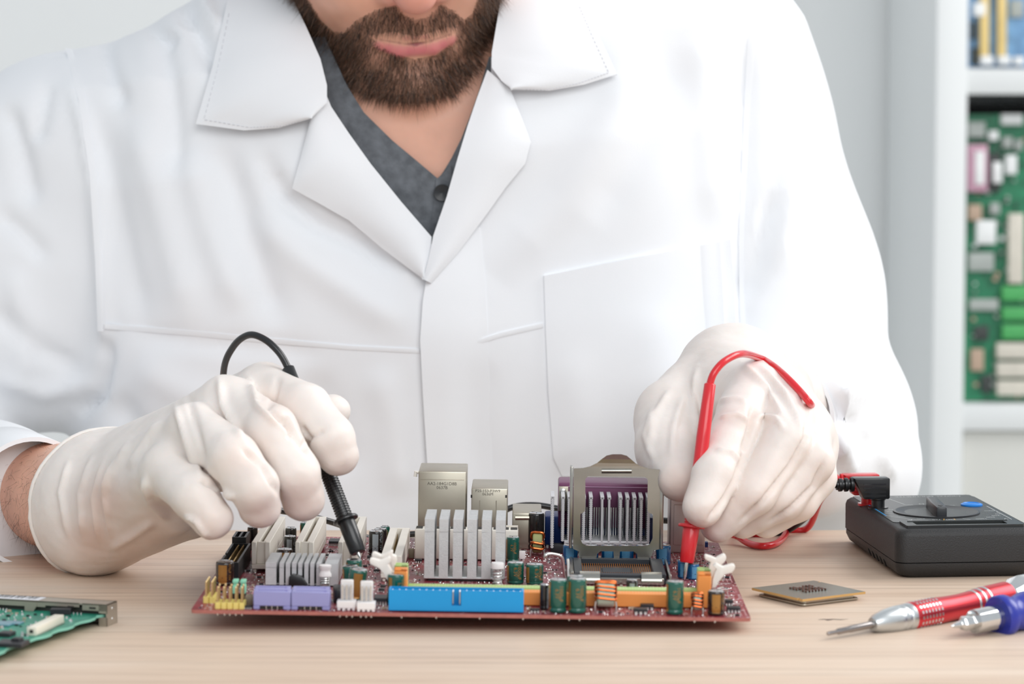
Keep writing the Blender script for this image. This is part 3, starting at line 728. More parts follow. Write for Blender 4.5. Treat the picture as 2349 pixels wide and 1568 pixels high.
# open plate, standing up behind the socket
pv = sv1 + 0.0008
z3 = lambda pts: [(1220 + x / 3.733, 1020 + y / 3.733) for x, y in pts]
outer = z3([(352, 885), (358, 200), (440, 196), (500, 182), (560, 152), (600, 118), (640, 88), (690, 76), (765, 76), (812, 90), (850, 122), (890, 158), (930, 178), (1000, 202), (1092, 210), (1112, 888), (1040, 900), (1030, 940), (1000, 985), (905, 985), (900, 930), (870, 910), (755, 910), (748, 985), (704, 985), (698, 910), (590, 908), (560, 930), (548, 985), (415, 985), (395, 935), (405, 912), (360, 890)])
hole = z3([(458, 290), (480, 268), (965, 270), (992, 292), (990, 560), (1002, 580), (1036, 592), (1034, 800), (1010, 850), (980, 864), (470, 862), (432, 842), (416, 800), (416, 590), (450, 570), (458, 550)])
loc = lambda pts: [(p.x, p.z) for p in (BV(x, y, pv) for x, y in pts)]
vs, fs = plate_mesh(loc(outer), [loc(hole)], 0.0012)
M = Matrix(((1, 0, 0, 0), (0, 0, 1, pv), (0, 1, 0, 0), (0, 0, 0, 1)))
vs = [M @ v for v in vs]
ztab = BV(1410, 1020 + 196 / 3.733, pv).z
vs = [Vector((v.x, v.y - 26.0 * max(0.0, v.z - ztab) ** 2, v.z)) for v in vs]      # the finger tab curls towards the front
lp = MB().add(vs, fs).build('load_plate', STEEL, mobo)
for x0, x1, yt, yb in ((329, 345, 185, 882), (1100, 1122, 215, 892)):
    q0, q1 = BV(1220 + x0 / 3.733, 1020 + yt / 3.733, pv), BV(1220 + x1 / 3.733, 1020 + yb / 3.733, pv)
    MB().box(q0.x, q0.x + 0.0011, pv - 0.0005, pv + 0.006, q1.z, q0.z).build('plate_flange', STEEL, lp, bevel=0.0003)
    MB().box(min(q0.x, q1.x), max(q0.x, q1.x), pv - 0.0007, pv + 0.0005, q1.z, q0.z).build('plate_edge', STEEL, lp, bevel=0.0003)
M2 = Matrix.Translation((0, pv, 0))
q0, q1 = BV(1380, 1070, pv), BV(1449, 1070, pv)
MB().tube([(q0.x, pv - 0.0002, q0.z - 0.002), (q1.x, pv - 0.0002, q1.z - 0.002)], 0.0012, 10).build('plate_crease', STEEL, lp, smooth=True)
# locking lever
lv = [BV(1252, 1279, sv0 - 0.004), BV(1253, 1272, sv0 - 0.004), BV(1264, 1270.5, sv0 - 0.002), BV(1284, 1275, sv0), BV(1291, 1284, sv0 + 0.001), BV(1294, 1305, sv0 + 0.002), BV(1297, 1324, sv0 + 0.003)]
MB().tube(spline(lv, 6), 0.0009, 10).build('locking_lever', SOLDER, mobo, smooth=True)
MB().tube([BV(1303, 1284, sv0 + 0.03), BV(1305, 1325, sv0 + 0.006)], 0.0008, 8).build('lever_arm', SOLDER, mobo, smooth=True)

# voltage regulator heatsink with thin plates ----------------
vv = BW(1380, 1271).y; fz0 = BV(1380, 1240, vv).z; fz1 = BV(1380, 1141, vv).z
x0, x1 = BV(1266, 1250, vv).x, BV(1489, 1250, vv).x
VRA = mat('pale_aluminium', 'e4e5e7', 0.5, 0.35, var=0.03)
vr = MB().box(x0 + 0.006, x1, vv, vv + 0.020, fz0 - 0.0022, fz0).build('regulator_heatsink', VRA, mobo, bevel=0.0003)
for k, px in enumerate((1267, 1291, 1305, 1339, 1355, 1381, 1397, 1423, 1439, 1455, 1470.5, 1487)):
    u = BV(px, 1200, vv).x; f = MB(); zb = fz0 - (0.004 if k == 0 else 0.0005)
    nr = 22
    f.box(u - 0.0005, u + 0.0005, vv, vv + 0.020, zb, fz1)
    if k not in (5, 6):
        for j in range(nr):
            z = zb + (fz1 - zb) * (j + 0.3) / nr; f.box(u - 0.0008, u + 0.0008, vv + 0.0002, vv + 0.0198, z, z + (fz1 - zb) / nr * 0.45)
    f.box(u - 0.0009, u + 0.0009, vv, vv + 0.020, fz1 - 0.0008, fz1 + 0.0003)
    f.build('fin', VRA, vr)
for px in (1284, 1345, 1405, 1465):
    u = BV(px, 1260, vv).x; MB().box(u - 0.0045, u + 0.0045, vv + 0.001, vv + 0.006, 0.0, fz0 - 0.0022).build('power_transistor', SMDDARK, vr, bevel=0.0003)
occ(x0, x1, vv, vv + 0.02)

# ports along the back edge -----------------------------------
PRINTM = mat('grey_print', '5b574f', 0.7)
def port(name, pl, pr, pt, v0, dep, m, bev=0.0006, lift=0.0):
    q0, q1 = BV(pl, 1200, v0), BV(pr, 1200, v0); h = BV((pl + pr) / 2, pt, v0).z
    o = MB().box(q0.x, q1.x, v0, v0 + dep, lift, h).build(name, m, mobo, bevel=bev); occ(q0.x, q1.x, v0, v0 + dep)
    return o, q0.x, q1.x, h
def port_text(ob, lines, cx, py, v0, size):
    for k, (s, y) in enumerate(lines):
        vs, fs = text_mesh(s, size); c = BV(cx, y, v0)
        MB().add([(c.x + v.x, v0 - 0.00008, c.z + v.y) for v in vs], fs).build('print', PRINTM, ob)
pb_ = 0.186
o, a0, a1, h = port('network_port', 958.5, 1068.5, 1081, pb_, 0.034, NICKEL)
port_text(o, [('AA2-184G1D8B', 1109), ('0637B', 1118)], 1014, 0, pb_, 0.0022)
MB().box(a0 + 0.0010, a1 - 0.0010, pb_ - 0.0004, pb_ + 0.001, BV(1010, 1099.5, pb_).z, BV(1010, 1098, pb_).z).build('pressed_rib', NICKEL, o, bevel=0.0002)
MB().tube([(a0, pb_ + 0.002, h - 0.001), (a0 - 0.0014, pb_ + 0.002, h - 0.0006), (a0 - 0.0016, pb_ + 0.002, h - 0.003)], 0.0009, 8).build('spring_tab', IVORY, o, smooth=True)
o, a0, a1, h = port('stacked_port', 1080.5, 1163.5, 1120, pb_ - 0.004, 0.036, NICKEL)
port_text(o, [('P25-153-P3W9', 1125.5), ('0636M', 1133)], 1119, 0, pb_ - 0.004, 0.0020)
for px in (1100, 1138):
    c = BV(px, 1180, pb_ - 0.004); MB().box(c.x - 0.00025, c.x + 0.00025, pb_ - 0.0041, pb_ - 0.003, 0.004, h - 0.006).build('pressed_rib', NICKEL, o)
for px in (1081.5, 1161):
    c = BV(px, 1138, pb_ - 0.004); MB().box(c.x - 0.0004, c.x + 0.0004, pb_ - 0.0041, pb_ - 0.003, c.z - 0.0007, c.z + 0.0007).build('tab_hole', DARKMARK, o)
o, a0, a1, h = port('stacked_port', 1175, 1242, 1176, pb_ - 0.002, 0.034, NICKEL)
c0, c1 = BV(1182, 1187, pb_ - 0.002), BV(1236, 1187, pb_ - 0.002)
MB().tube([(c0.x, pb_ - 0.002, c0.z), (c1.x, pb_ - 0.002, c1.z)], 0.0012, 8).build('pressed_rib', NICKEL, o, smooth=True)
PORTPURP = mat('plum_plastic', '7a3f66', 0.4, var=0.04); PORTBLUE = mat('royal_blue_plastic', '1d3f86', 0.4, var=0.04)
o, a0, a1, h = port('parallel_port', 1280, 1489, 1108, pb_ + 0.006, 0.024, PORTPURP, 0.0012, 0.010)
MB().box(a0 + 0.004, a1 - 0.0004, pb_ + 0.0056, pb_ + 0.007, BV(1380, 1121, pb_).z, BV(1380, 1119, pb_).z).build('ridge', mat('plum_pale', 'b98fae', 0.35), o)
MB().box(a0 + 0.0002, a0 + 0.0050, pb_ + 0.0045, pb_ + 0.0062, BV(1290, 1175, pb_).z, BV(1290, 1118, pb_).z).build('mount_plate', NICKEL, o, bevel=0.0003)
c = BV(1291.5, 1129, pb_); MB().lathe([(0.0016, 0), (0.0016, 0.0010), (0.0010, 0.0014)], 14, Matrix.Translation((c.x, pb_ + 0.0046, c.z)) @ Matrix.Rotation(math.pi / 2, 4, 'X')).build('rivet', SOLDER, o, smooth=True)
for k in range(24):
    x = a0 + 0.012 + (a1 - a0 - 0.018) * k / 23
    MB().box(x - 0.0003, x + 0.0003, pb_ + 0.003, pb_ + 0.0061, 0, BV(1380, 1165, pb_).z).build('lead', SOLDER, o)
o, a0, a1, h = port('monitor_port', 1250, 1500, 1185, pb_ + 0.010, 0.02, PORTBLUE, 0.001)
PINKN = mat('pink_nickel', 'd0bcb6', 0.4, 0.6, var=0.04)
o, a0, a1, h = port('keyboard_port', 1538, 1618, 1141, pb_ - 0.006, 0.030, PINKN)
MB().box(a0 + 0.0016, a1 - 0.0010, pb_ - 0.0068, pb_ - 0.005, 0.004, h - 0.0035).build('pressed_panel', PINKN, o, bevel=0.0004)
MB().box(a0 + 0.002, a1 - 0.001, pb_ - 0.0055, pb_ + 0.01, -0.0001, 0.004).build('port_base', BLACKP, o)
u0, u1, v0, v1, h = front_box(1600, 1624, 1236, 1254, 0.004); MB().box(u0, u1, v0, v1, 0, h * 0.6).build('blue_header', PORTBLUE, mobo)

# white power connector behind the tall heatsink
u0, u1, v0, v1, h = front_box(951, 1188, 1214, 1286, 0.0098)
pw = MB().box(u0, u1, v0, v1, 0.0006, h).build('power_connector', IVORY, mobo, bevel=0.0008); occ(u0, u1, v0, v1)
for k in range(12):
    x = u0 + (u1 - u0) * (k + .5) / 12
    for yy in (v0 + 0.0028, v0 + 0.0070): MB().box(x - 0.0016, x + 0.0016, yy - 0.0016, yy + 0.0016, h - 0.0004, h + 0.0002).build('socket_hole', DARKMARK, pw)
for k in range(5): MB().box(u1 - 0.006, u1 - 0.0002, v1 + k * 0.0019, v1 + k * 0.0019 + 0.0012, 0.002, h + 0.0008 - k * 0.0003).build('clip_rib', IVORY, pw)
u0, u1, v0, v1, h = front_box(1191, 1205, 1264, 1282, 0.003); MB().box(u0, u1, v0, v1, 0, h).build('test_post', WHITEP, mobo, bevel=0.0003)
u0, u1, v0, v1, h = front_box(937, 950, 1259, 1280, 0.003); MB().box(u0, u1, v0, v1, 0, h).build('crystal', MATS['tan_ceramic'], mobo, bevel=0.0003)

# flat chips ---------------------------------------------------
def chip(pl, pr, pb, dep, h, n=6):
    a = BW((pl + pr) / 2, pb); v0 = a.y; u0, u1 = BV(pl, pb, v0).x, BV(pr, pb, v0).x
    ob = MB().box(u0, u1, v0, v0 + dep, 0.0003, h).build('chip', SMDDARK, mobo, bevel=0.0002, seg=1); occ(u0, u1, v0 - 0.001, v0 + dep + 0.001)
    l = MB()
    for k in range(n):
        x = u0 + (u1 - u0) * (k + .5) / n; w = (u1 - u0) / n * 0.28
        l.box(x - w, x + w, v0 - 0.0011, v0, 0, 0.0003).box(x - w, x + w, v0 - 0.0003, v0, 0, h * 0.5).box(x - w, x + w, v0 + dep, v0 + dep + 0.0011, 0, 0.0003)
    l.build('lead_row', SOLDER, ob)
chip(754, 782, 1251, 0.010, 0.0022, 12); chip(857, 888, 1387, 0.010, 0.003, 5); chip(1668, 1699, 1404, 0.0052, 0.0022, 4)
chip(1664, 1682, 1388, 0.0042, 0.0022, 3); chip(1454, 1486, 1408, 0.0050, 0.0022, 3); chip(1470, 1500, 1398, 0.0045, 0.0022, 3)
chip(1216, 1238, 1404, 0.004, 0.0014, 3); chip(857, 869, 1313, 0.003, 0.0014, 3); chip(872, 885, 1349, 0.003, 0.0014, 3); chip(952, 968, 1290, 0.003, 0.0016, 3)
chip(842, 862, 1284, 0.004, 0.0018, 4); chip(868, 882, 1357, 0.003, 0.0014, 3); chip(560, 578, 1396, 0.003, 0.0012, 4)

# scattered solder-mounted parts too small to pick apart, and the pin ends below the board
rnd = random.Random(3); sm = MB(); cnt = 0
CERA = mat('ceramic_tan', 'b7a48e', 0.5)
for k in range(2600):
    u, v = rnd.uniform(-0.119, 0.119), rnd.uniform(0.003, BDEP - 0.004)
    if any(a - 0.0016 < u < b_ + 0.0016 and c - 0.0016 < v < d + 0.0016 for a, b_, c, d in occupied): continue
    big = rnd.random() < 0.12; w, d_, hh = (0.0017, 0.0010, 0.0008) if big else (0.0008, 0.0005, 0.0004)
    if rnd.random() < 0.5: w, d_ = d_, w
    mi = rnd.choice((0, 0, 1, 1))
    sm.box(u - w * .6, u + w * .6, v - d_ * .6, v + d_ * .6, 0, hh, mi)
    if w > d_: sm.box(u - w, u - w * .6, v - d_ * .6, v + d_ * .6, 0, hh * 1.02, 2).box(u + w * .6, u + w, v - d_ * .6, v + d_ * .6, 0, hh * 1.02, 2)
    else: sm.box(u - w * .6, u + w * .6, v - d_, v - d_ * .6, 0, hh * 1.02, 2).box(u - w * .6, u + w * .6, v + d_ * .6, v + d_, 0, hh * 1.02, 2)
for k in range(1500):
    u, v = rnd.uniform(-0.119, 0.119), rnd.uniform(0.003, BDEP - 0.004)
    if any(a < u < b_ and c < v < d for a, b_, c, d in occupied): continue
    sm.lathe([(0.0004, 0), (0.0003, 0.00025), (0.0001, 0.0003)], 6, Matrix.Translation((u, v, 0)), 2)
tag(sm.build('surface_parts', [CERA, SMDDARK, SOLDER], mobo), kind='stuff')
pe = MB()
for px in (496, 512, 524, 538, 552, 778, 793, 806, 826, 838, 850, 1306, 1330, 1595, 1642, 1200, 1100, 1000, 920):
    q = BW(px, 1402 + (px - 438) * 0.0148)
    pe.lathe([(0.0003, -0.0027), (0.0005, -0.0023), (0.0005, -0.0015)], 6, Matrix.Translation((q.x, max(q.y, 0.002), 0)))
for u in (-0.10, 0.0, 0.10):
    for v in (0.06, 0.12, 0.19):
        zb = -(BO[2] + -u * math.sin(BR[1])) ; pe.lathe([(0.0006, zb), (0.0012, zb + 0.002), (0.0012, -0.0015)], 6, Matrix.Translation((u, v, 0)))
tag(pe.build('pin_ends', SOLDER, mobo), kind='stuff')
# printed marks near the right edge
SILK = mat('silk_white', 'd9d2d0', 0.5)
sl = MB(); rnd = random.Random(11)
for px, py, n_ in ((1672, 1366, 7), (1690, 1385, 5), (1664, 1338, 6), (1668, 1330, 6), (1640, 1275, 5), (1606, 1262, 8), (1704, 1400, 3), (560, 1335, 7), (580, 1350, 8), (520, 1385, 4), (830, 1340, 5), (845, 1330, 6)):
    c = BW(px, py)
    for k in range(n_): sl.box(c.x + (k - n_ / 2) * 0.0007, c.x + (k - n_ / 2) * 0.0007 + 0.0004, c.y, c.y + 0.0016, 0, 0.00006)
c = BW(1660, 1349); sl.lathe([(0.0014, 0), (0.0014, 0.00006), (0.0030, 0.00006), (0.0030, 0)], 24, Matrix.Translation((c.x, c.y, 0)), caps=False)
sl.build('silk_marks', SILK, mobo)
# ------------------------------------------------------------------ organic shapes: distance fields turned into meshes
def smin(a, b, k):
    h = np.clip(0.5 + 0.5 * (b - a) / k, 0, 1); return b + (a - b) * h - k * h * (1 - h)
def capsule(X, a, b, ra, rb):
    a, b = np.asarray(a), np.asarray(b); ba = b - a; pa = X - a
    t = np.clip(pa @ ba / max(ba @ ba, 1e-12), 0, 1)
    return np.linalg.norm(pa - t[:, None] * ba, axis=1) - (ra + (rb - ra) * t)
def chain(X, pts, k=0.004, grow=0.0):
    d = None
    for (a, ra), (b, rb) in zip(pts, pts[1:]):
        c = capsule(X, a, b, ra + grow, rb + grow); d = c if d is None else smin(d, c, k)
    return d
def ellipsoid(X, c, r):
    q = (X - np.asarray(c)) / np.asarray(r); k0 = np.linalg.norm(q, axis=1); k1 = np.linalg.norm(q / np.asarray(r), axis=1)
    return k0 * (k0 - 1) / np.maximum(k1, 1e-9)
def evalc(fn, X, n=400000):
    return np.concatenate([fn(X[i:i + n]) for i in range(0, len(X), n)]) if len(X) else np.zeros(0)

def sdf_mesh(fn, lo, hi, h, B=4, slack=1.5, project=1):
    lo, hi = np.array(lo, float), np.array(hi, float)
    nb = np.ceil((hi - lo) / (h * B)).astype(int); n = nb * B
    ax = [lo[i] + (np.arange(nb[i]) + 0.5) * h * B - 0.5 * h for i in range(3)]
    G = np.stack(np.meshgrid(*ax, indexing='ij'), -1).reshape(-1, 3)
    c = evalc(fn, G).reshape(nb)
    act = np.argwhere(np.abs(c) < h * B * 0.87 * slack)
    vol = np.repeat(np.repeat(np.repeat(np.where(c < 0, -1.0, 1.0).astype(np.float32), B, 0), B, 1), B, 2)
    off = np.stack(np.meshgrid(*[np.arange(B)] * 3, indexing='ij'), -1).reshape(-1, 3)
    idx = (act[:, None, :] * B + off[None]).reshape(-1, 3)
    vol[idx[:, 0], idx[:, 1], idx[:, 2]] = evalc(fn, lo + idx * h)
    s = vol < 0
    sm = s[:-1, :-1, :-1].astype(np.int8)
    tot = np.zeros_like(sm)
    for dx in (0, 1):
        for dy in (0, 1):
            for dz in (0, 1):
                tot += s[dx:n[0] - 1 + dx, dy:n[1] - 1 + dy, dz:n[2] - 1 + dz]
    cells = np.argwhere((tot > 0) & (tot < 8))
    vid = np.full(tot.shape, -1, np.int32); vid[cells[:, 0], cells[:, 1], cells[:, 2]] = np.arange(len(cells))
    acc = np.zeros((len(cells), 3)); cnt = np.zeros(len(cells))
    corners = [(i, j, k) for i in (0, 1) for j in (0, 1) for k in (0, 1)]
    for a in corners:
        for axis in range(3):
            if a[axis] == 1: continue
            b = list(a); b[axis] = 1
            va = vol[cells[:, 0] + a[0], cells[:, 1] + a[1], cells[:, 2] + a[2]]; vb = vol[cells[:, 0] + b[0], cells[:, 1] + b[1], cells[:, 2] + b[2]]
            m = (va < 0) != (vb < 0); t = va[m] / (va[m] - vb[m])
            q = np.tile(np.array(a, float), (m.sum(), 1)); q[:, axis] = t
            acc[m] += q; cnt[m] += 1
    V = lo + (cells + acc / cnt[:, None]) * h
    faces = []
    for axis in range(3):
        b_, c_ = (axis + 1) % 3, (axis + 2) % 3
        sl0 = [slice(1, -1)] * 3; sl0[axis] = slice(0, -1); sl1 = [slice(1, -1)] * 3; sl1[axis] = slice(1, None)
        e0, e1 = s[tuple(sl0)], s[tuple(sl1)]
        pos = np.argwhere(e0 != e1); inside = e0[pos[:, 0], pos[:, 1], pos[:, 2]]
        p = pos.copy()
        for ax_ in range(3):
            if ax_ != axis: p[:, ax_] += 1
        def cell(db, dc):
            q = p.copy(); q[:, b_] -= db; q[:, c_] -= dc; return vid[q[:, 0], q[:, 1], q[:, 2]]
        quad = np.stack([cell(1, 1), cell(0, 1), cell(0, 0), cell(1, 0)], 1)
        quad[~inside] = quad[~inside][:, ::-1]
        quad = quad[(quad >= 0).all(1)]
        faces.append(quad)
    Q = np.concatenate(faces)
    for _ in range(project): V = project_sdf(fn, V, h)
    return V, Q
def project_sdf(fn, V, h):
    e = h * 0.4; d = evalc(fn, V); g = np.zeros_like(V)
    for i in range(3):
        o = np.zeros(3); o[i] = e; g[:, i] = (evalc(fn, V + o) - evalc(fn, V - o)) / (2 * e)
    gn = np.maximum((g * g).sum(1), 0.15)
    step = np.clip(d / gn, -h, h); return V - g * step[:, None]
def mesh_normals(V, Q):
    n = np.cross(V[Q[:, 2]] - V[Q[:, 0]], V[Q[:, 3]] - V[Q[:, 1]]); N = np.zeros_like(V)
    for i in range(4): np.add.at(N, Q[:, i], n)
    return N / np.maximum(np.linalg.norm(N, axis=1, keepdims=True), 1e-12)
def np_object(name, V, Qs, mats, parent=None, smooth=True):
    me = bpy.data.meshes.new(name)
    Q = np.asarray(Qs); me.vertices.add(len(V)); me.vertices.foreach_set('co', np.asarray(V, np.float32).ravel())
    k = Q.shape[1]; me.loops.add(Q.size); me.loops.foreach_set('vertex_index', Q.astype(np.int32).ravel())
    me.polygons.add(len(Q)); me.polygons.foreach_set('loop_start', np.arange(0, Q.size, k, dtype=np.int32))
    me.update(calc_edges=True); me.validate()
    for m in (mats if isinstance(mats, (list, tuple)) else [mats]): me.materials.append(m)
    if smooth: me.polygons.foreach_set('use_smooth', np.ones(len(me.polygons), bool))
    o = bpy.data.objects.new(name, me); COL.objects.link(o)
    if parent is not None: o.parent = parent
    return o
def poly_dist(px, py, pts):
    """distance from pixels to a polyline and the position along it (0..1)"""
    pts = np.array(pts, float); best = np.full(px.shape, 1e9); par = np.zeros(px.shape)
    seg = np.linalg.norm(np.diff(pts, axis=0), axis=1); cum = np.concatenate([[0], np.cumsum(seg)])
    for i in range(len(pts) - 1):
        a, b = pts[i], pts[i + 1]; ba = b - a
        t = np.clip(((px - a[0]) * ba[0] + (py - a[1]) * ba[1]) / (ba @ ba), 0, 1)
        d = np.hypot(px - a[0] - t * ba[0], py - a[1] - t * ba[1]); m = d < best
        best[m] = d[m]; par[m] = ((cum[i] + t * seg[i]) / cum[-1])[m]
    return best, par
def folds(V, N, lst, front=0.0):
    """cloth folds: (points, width, height) with the line given where it shows on the front of the cloth"""
    px, py = to_px(V); disp = np.zeros(len(V)); fr = np.clip(-N[:, 1] * 3 + front, 0, 1)
    for pts, w, amp in lst:
        d, t = poly_dist(px, py, pts); tap = np.clip(np.sin(np.pi * np.clip(t, 0.02, 0.98)) * 1.8, 0, 1)
        disp += amp * np.exp(-(d / w) ** 2) * tap
    return V + N * (disp * fr)[:, None]
A = lambda px, py, d: np.array(P(px, py, d))

# ------------------------------------------------------------------ the person
person = empty('person', (-0.055, 1.70, FLOOR))
tag(person, 'person in a white lab coat and white latex gloves holding two test probes', 'person')
PINV = Matrix.Translation((0.055, -1.70, -FLOOR))
def to_person(V): return np.asarray(V) - np.array([-0.055, 1.70, FLOOR])

# skeleton points -----------------------------------------------
SHEAR = 0.10
TZ = [-0.35, 0.0, 0.10, 0.20, 0.26, 0.290, 0.306, 0.322, 0.345]
TA = [0.205, 0.206, 0.203, 0.203, 0.196, 0.172, 0.132, 0.088, 0.030]
TBk = [0.125, 0.120, 0.116, 0.108, 0.094, 0.078, 0.062, 0.052, 0.030]
TC = [1.702, 1.700, 1.699, 1.702, 1.708, 1.716, 1.722, 1.728, 1.735]
def torso(X, grow=0.0):
    z = X[:, 2] - SHEAR * (X[:, 0] + 0.055) - grow * 0.6
    a = np.interp(z, TZ, TA) + grow; b = np.interp(z, TZ, TBk) + grow; c = np.interp(z, TZ, TC)
    q = ((np.abs(X[:, 0] + 0.055) / a) ** 2.5 + (np.abs(X[:, 1] - c) / b) ** 2.5) ** 0.4
    d = (q - 1) * np.minimum(a, b) * 0.9
    d = np.maximum(d, (z - 0.345) * 0.8); return np.maximum(d, -0.34 - X[:, 2])
# arm lines in space
ELB_L = A(-150, 1085, 1.665); WR_L = A(215, 1152, 1.387)
ELB_R = A(1875, 1000, 1.665); WR_R = A(1735, 905, 1.462)
SLV_L = [(A(165, 400, 1.725), .073), (A(10, 640, 1.715), .068), (A(-28, 765, 1.705), .061)]
SLV_R = [(A(1560, 170, 1.732), .078), (A(1745, 640, 1.715), .067), (A(1868, 955, 1.675), .053)]
HAND_L = dict(
    palm=[[(A(235, 1082, 1.402), .0165), (A(605, 895, 1.345), .0128)], [(A(225, 1125, 1.388), .0195), (A(520, 925, 1.325), .0128)],
          [(A(215, 1178, 1.378), .0190), (A(445, 985, 1.305), .0122)], [(A(210, 1226, 1.378), .0150), (A(385, 1078, 1.296), .0115)],
          [(A(235, 1225, 1.382), .0165), (A(405, 1165, 1.322), .0120)], [(A(255, 1238, 1.400), .0120), (A(450, 1192, 1.352), .0085)],
          [(A(300, 1120, 1.40), .0190), (A(470, 1050, 1.365), .0170), (A(600, 960, 1.355), .0120)]],
    fingers=[[(A(605, 895, 1.345), .0128), (A(702, 938, 1.318), .0117), (A(757, 1003, 1.306), .0106), (A(776, 1043, 1.306), .0094)],
             [(A(520, 925, 1.325), .0128), (A(624, 988, 1.290), .0116), (A(678, 1085, 1.284), .0110), (A(696, 1145, 1.290), .0101)],
             [(A(445, 985, 1.305), .0122), (A(534, 1050, 1.272), .0113), (A(582, 1115, 1.266), .0107), (A(596, 1160, 1.272), .0099)],
             [(A(385, 1078, 1.296), .0115), (A(448, 1140, 1.272), .0103), (A(487, 1190, 1.268), .0096)],
             [(A(450, 1080, 1.385), .0150), (A(640, 1010, 1.368), .0115), (A(735, 965, 1.352), .0095), (A(765, 944, 1.347), .0082)]],
    wrist=[[(A(215, 1085, 1.402), .0195), (A(110, 1098, 1.43), .0185)], [(A(205, 1152, 1.392), .0270), (A(80, 1165, 1.43), .0270)], [(A(205, 1222, 1.386), .0170), (A(80, 1235, 1.425), .0165)]])
HAND_R = dict(
    palm=[[(A(1655, 868, 1.452), .0215), (A(1725, 900, 1.388), .0138)], [(A(1705, 880, 1.462), .0220), (A(1795, 932, 1.380), .0132)],
          [(A(1755, 905, 1.465), .0200), (A(1845, 978, 1.377), .0125)], [(A(1785, 945, 1.465), .0180), (A(1866, 1030, 1.377), .0115)],
          [(A(1680, 852, 1.455), .0240), (A(1640, 930, 1.430), .0200)], [(A(1640, 930, 1.425), .0190), (A(1700, 930, 1.405), .0150)]],
    fingers=[[(A(1725, 900, 1.388), .0138), (A(1690, 985, 1.352), .0120), (A(1642, 1090, 1.330), .0110), (A(1611, 1163, 1.3195), .0093)],
             [(A(1795, 932, 1.380), .0132), (A(1803, 1015, 1.344), .0116), (A(1730, 1130, 1.332), .0101), (A(1648, 1203, 1.337), .0086)],
             [(A(1845, 978, 1.377), .0125), (A(1862, 1056, 1.349), .0107), (A(1797, 1145, 1.342), .0096), (A(1705, 1198, 1.349), .0084)],
             [(A(1866, 1030, 1.377), .0115), (A(1868, 1095, 1.361), .0102), (A(1832, 1152, 1.353), .0088), (A(1758, 1196, 1.357), .0080)],
             [(A(1640, 885, 1.450), .0225), (A(1548, 962, 1.422), .0205), (A(1535, 1032, 1.388), .0165), (A(1560, 1100, 1.354), .0105)]],
    wrist=[[(A(1690, 875, 1.462), .0240), (A(1830, 965, 1.60), .0295)], [(A(1740, 905, 1.468), .0230), (A(1860, 990, 1.61), .0300)]])
def hand(X, H, grow=0.0, wrist=True):
    d = None
    for c in H['palm'] + (H['wrist'] if wrist else []):
        q = chain(X, c, 0.004, grow); d = q if d is None else smin(d, q, 0.012)
    f = None
    for c in H['fingers']:
        q = chain(X, c, 0.003, grow); f = q if f is None else smin(f, q, 0.0012)
    return smin(d, f, 0.0035)

# ---- gloves ----------------------------------------------------
def latex():
    m = mat('latex', 'ece4de', 0.42, var=0.05, scale=45, sss=0.25, sss_r=(1.0, 0.55, 0.4), sss_s=0.004, bump=0.32, bscale=150, spec=0.4)
    nt = m.node_tree; N, L = nt.nodes.new, nt.links.new; b = nt.nodes['Principled BSDF']
    src = b.inputs['Base Color'].links[0].from_socket                # warm skin showing through in places
    at = N('ShaderNodeAttribute'); at.attribute_name = 'thin'
    x = N('ShaderNodeMix'); x.data_type = 'RGBA'; L(at.outputs['Fac'], x.inputs['Factor']); L(src, x.inputs['A']); x.inputs['B'].default_value = (*lin('dfbfb0'), 1)
    L(x.outputs['Result'], b.inputs['Base Color']); return m
LATEX = latex()
def wrinkle(V, N, seed, amp):
    r = np.random.RandomState(seed); out = np.zeros(len(V))
    for k in range(14):
        d = r.normal(size=3); d /= np.linalg.norm(d); fr = r.uniform(120, 420); ph = r.uniform(0, 6.28)
        g = r.normal(size=3) * 60
        w = np.sin(V @ d * fr + ph + 1.6 * np.sin(V @ g + ph)); out += np.abs(w) ** 3 * np.sign(w) * (160 / fr)
    return V + N * (out * amp / 3)[:, None]
def make_glove(H, plane_p, plane_n, lo, hi, fold_list, label, seed, thin_pts):
    fn = lambda X: np.maximum(hand(X, H), (X - plane_p) @ plane_n)
    V, Q = sdf_mesh(fn, lo, hi, 0.00125)
    N = mesh_normals(V, Q); V = wrinkle(V, N, seed, 0.00040)
    V = folds(V, N, [(p_, w_ * .9, a_ * 1.9) for p_, w_, a_ in fold_list], 0.6)
    o = np_object('glove', to_person(V), Q, LATEX, person); o['label'] = label
    px, py = to_px(V); t = np.zeros(len(V))
    for x, y, s, a in thin_pts: t = np.maximum(t, a * np.exp(-((px - x) ** 2 + (py - y) ** 2) / s ** 2))
    at = o.data.attributes.new('thin', 'FLOAT', 'POINT'); at.data.foreach_set('value', np.clip(t, 0, 1).astype(np.float32))
    return o, V
AX_L = (ELB_L - WR_L) / np.linalg.norm(ELB_L - WR_L); CUFF_L = A(212, 1157, 1.396)
_k = 0.0011
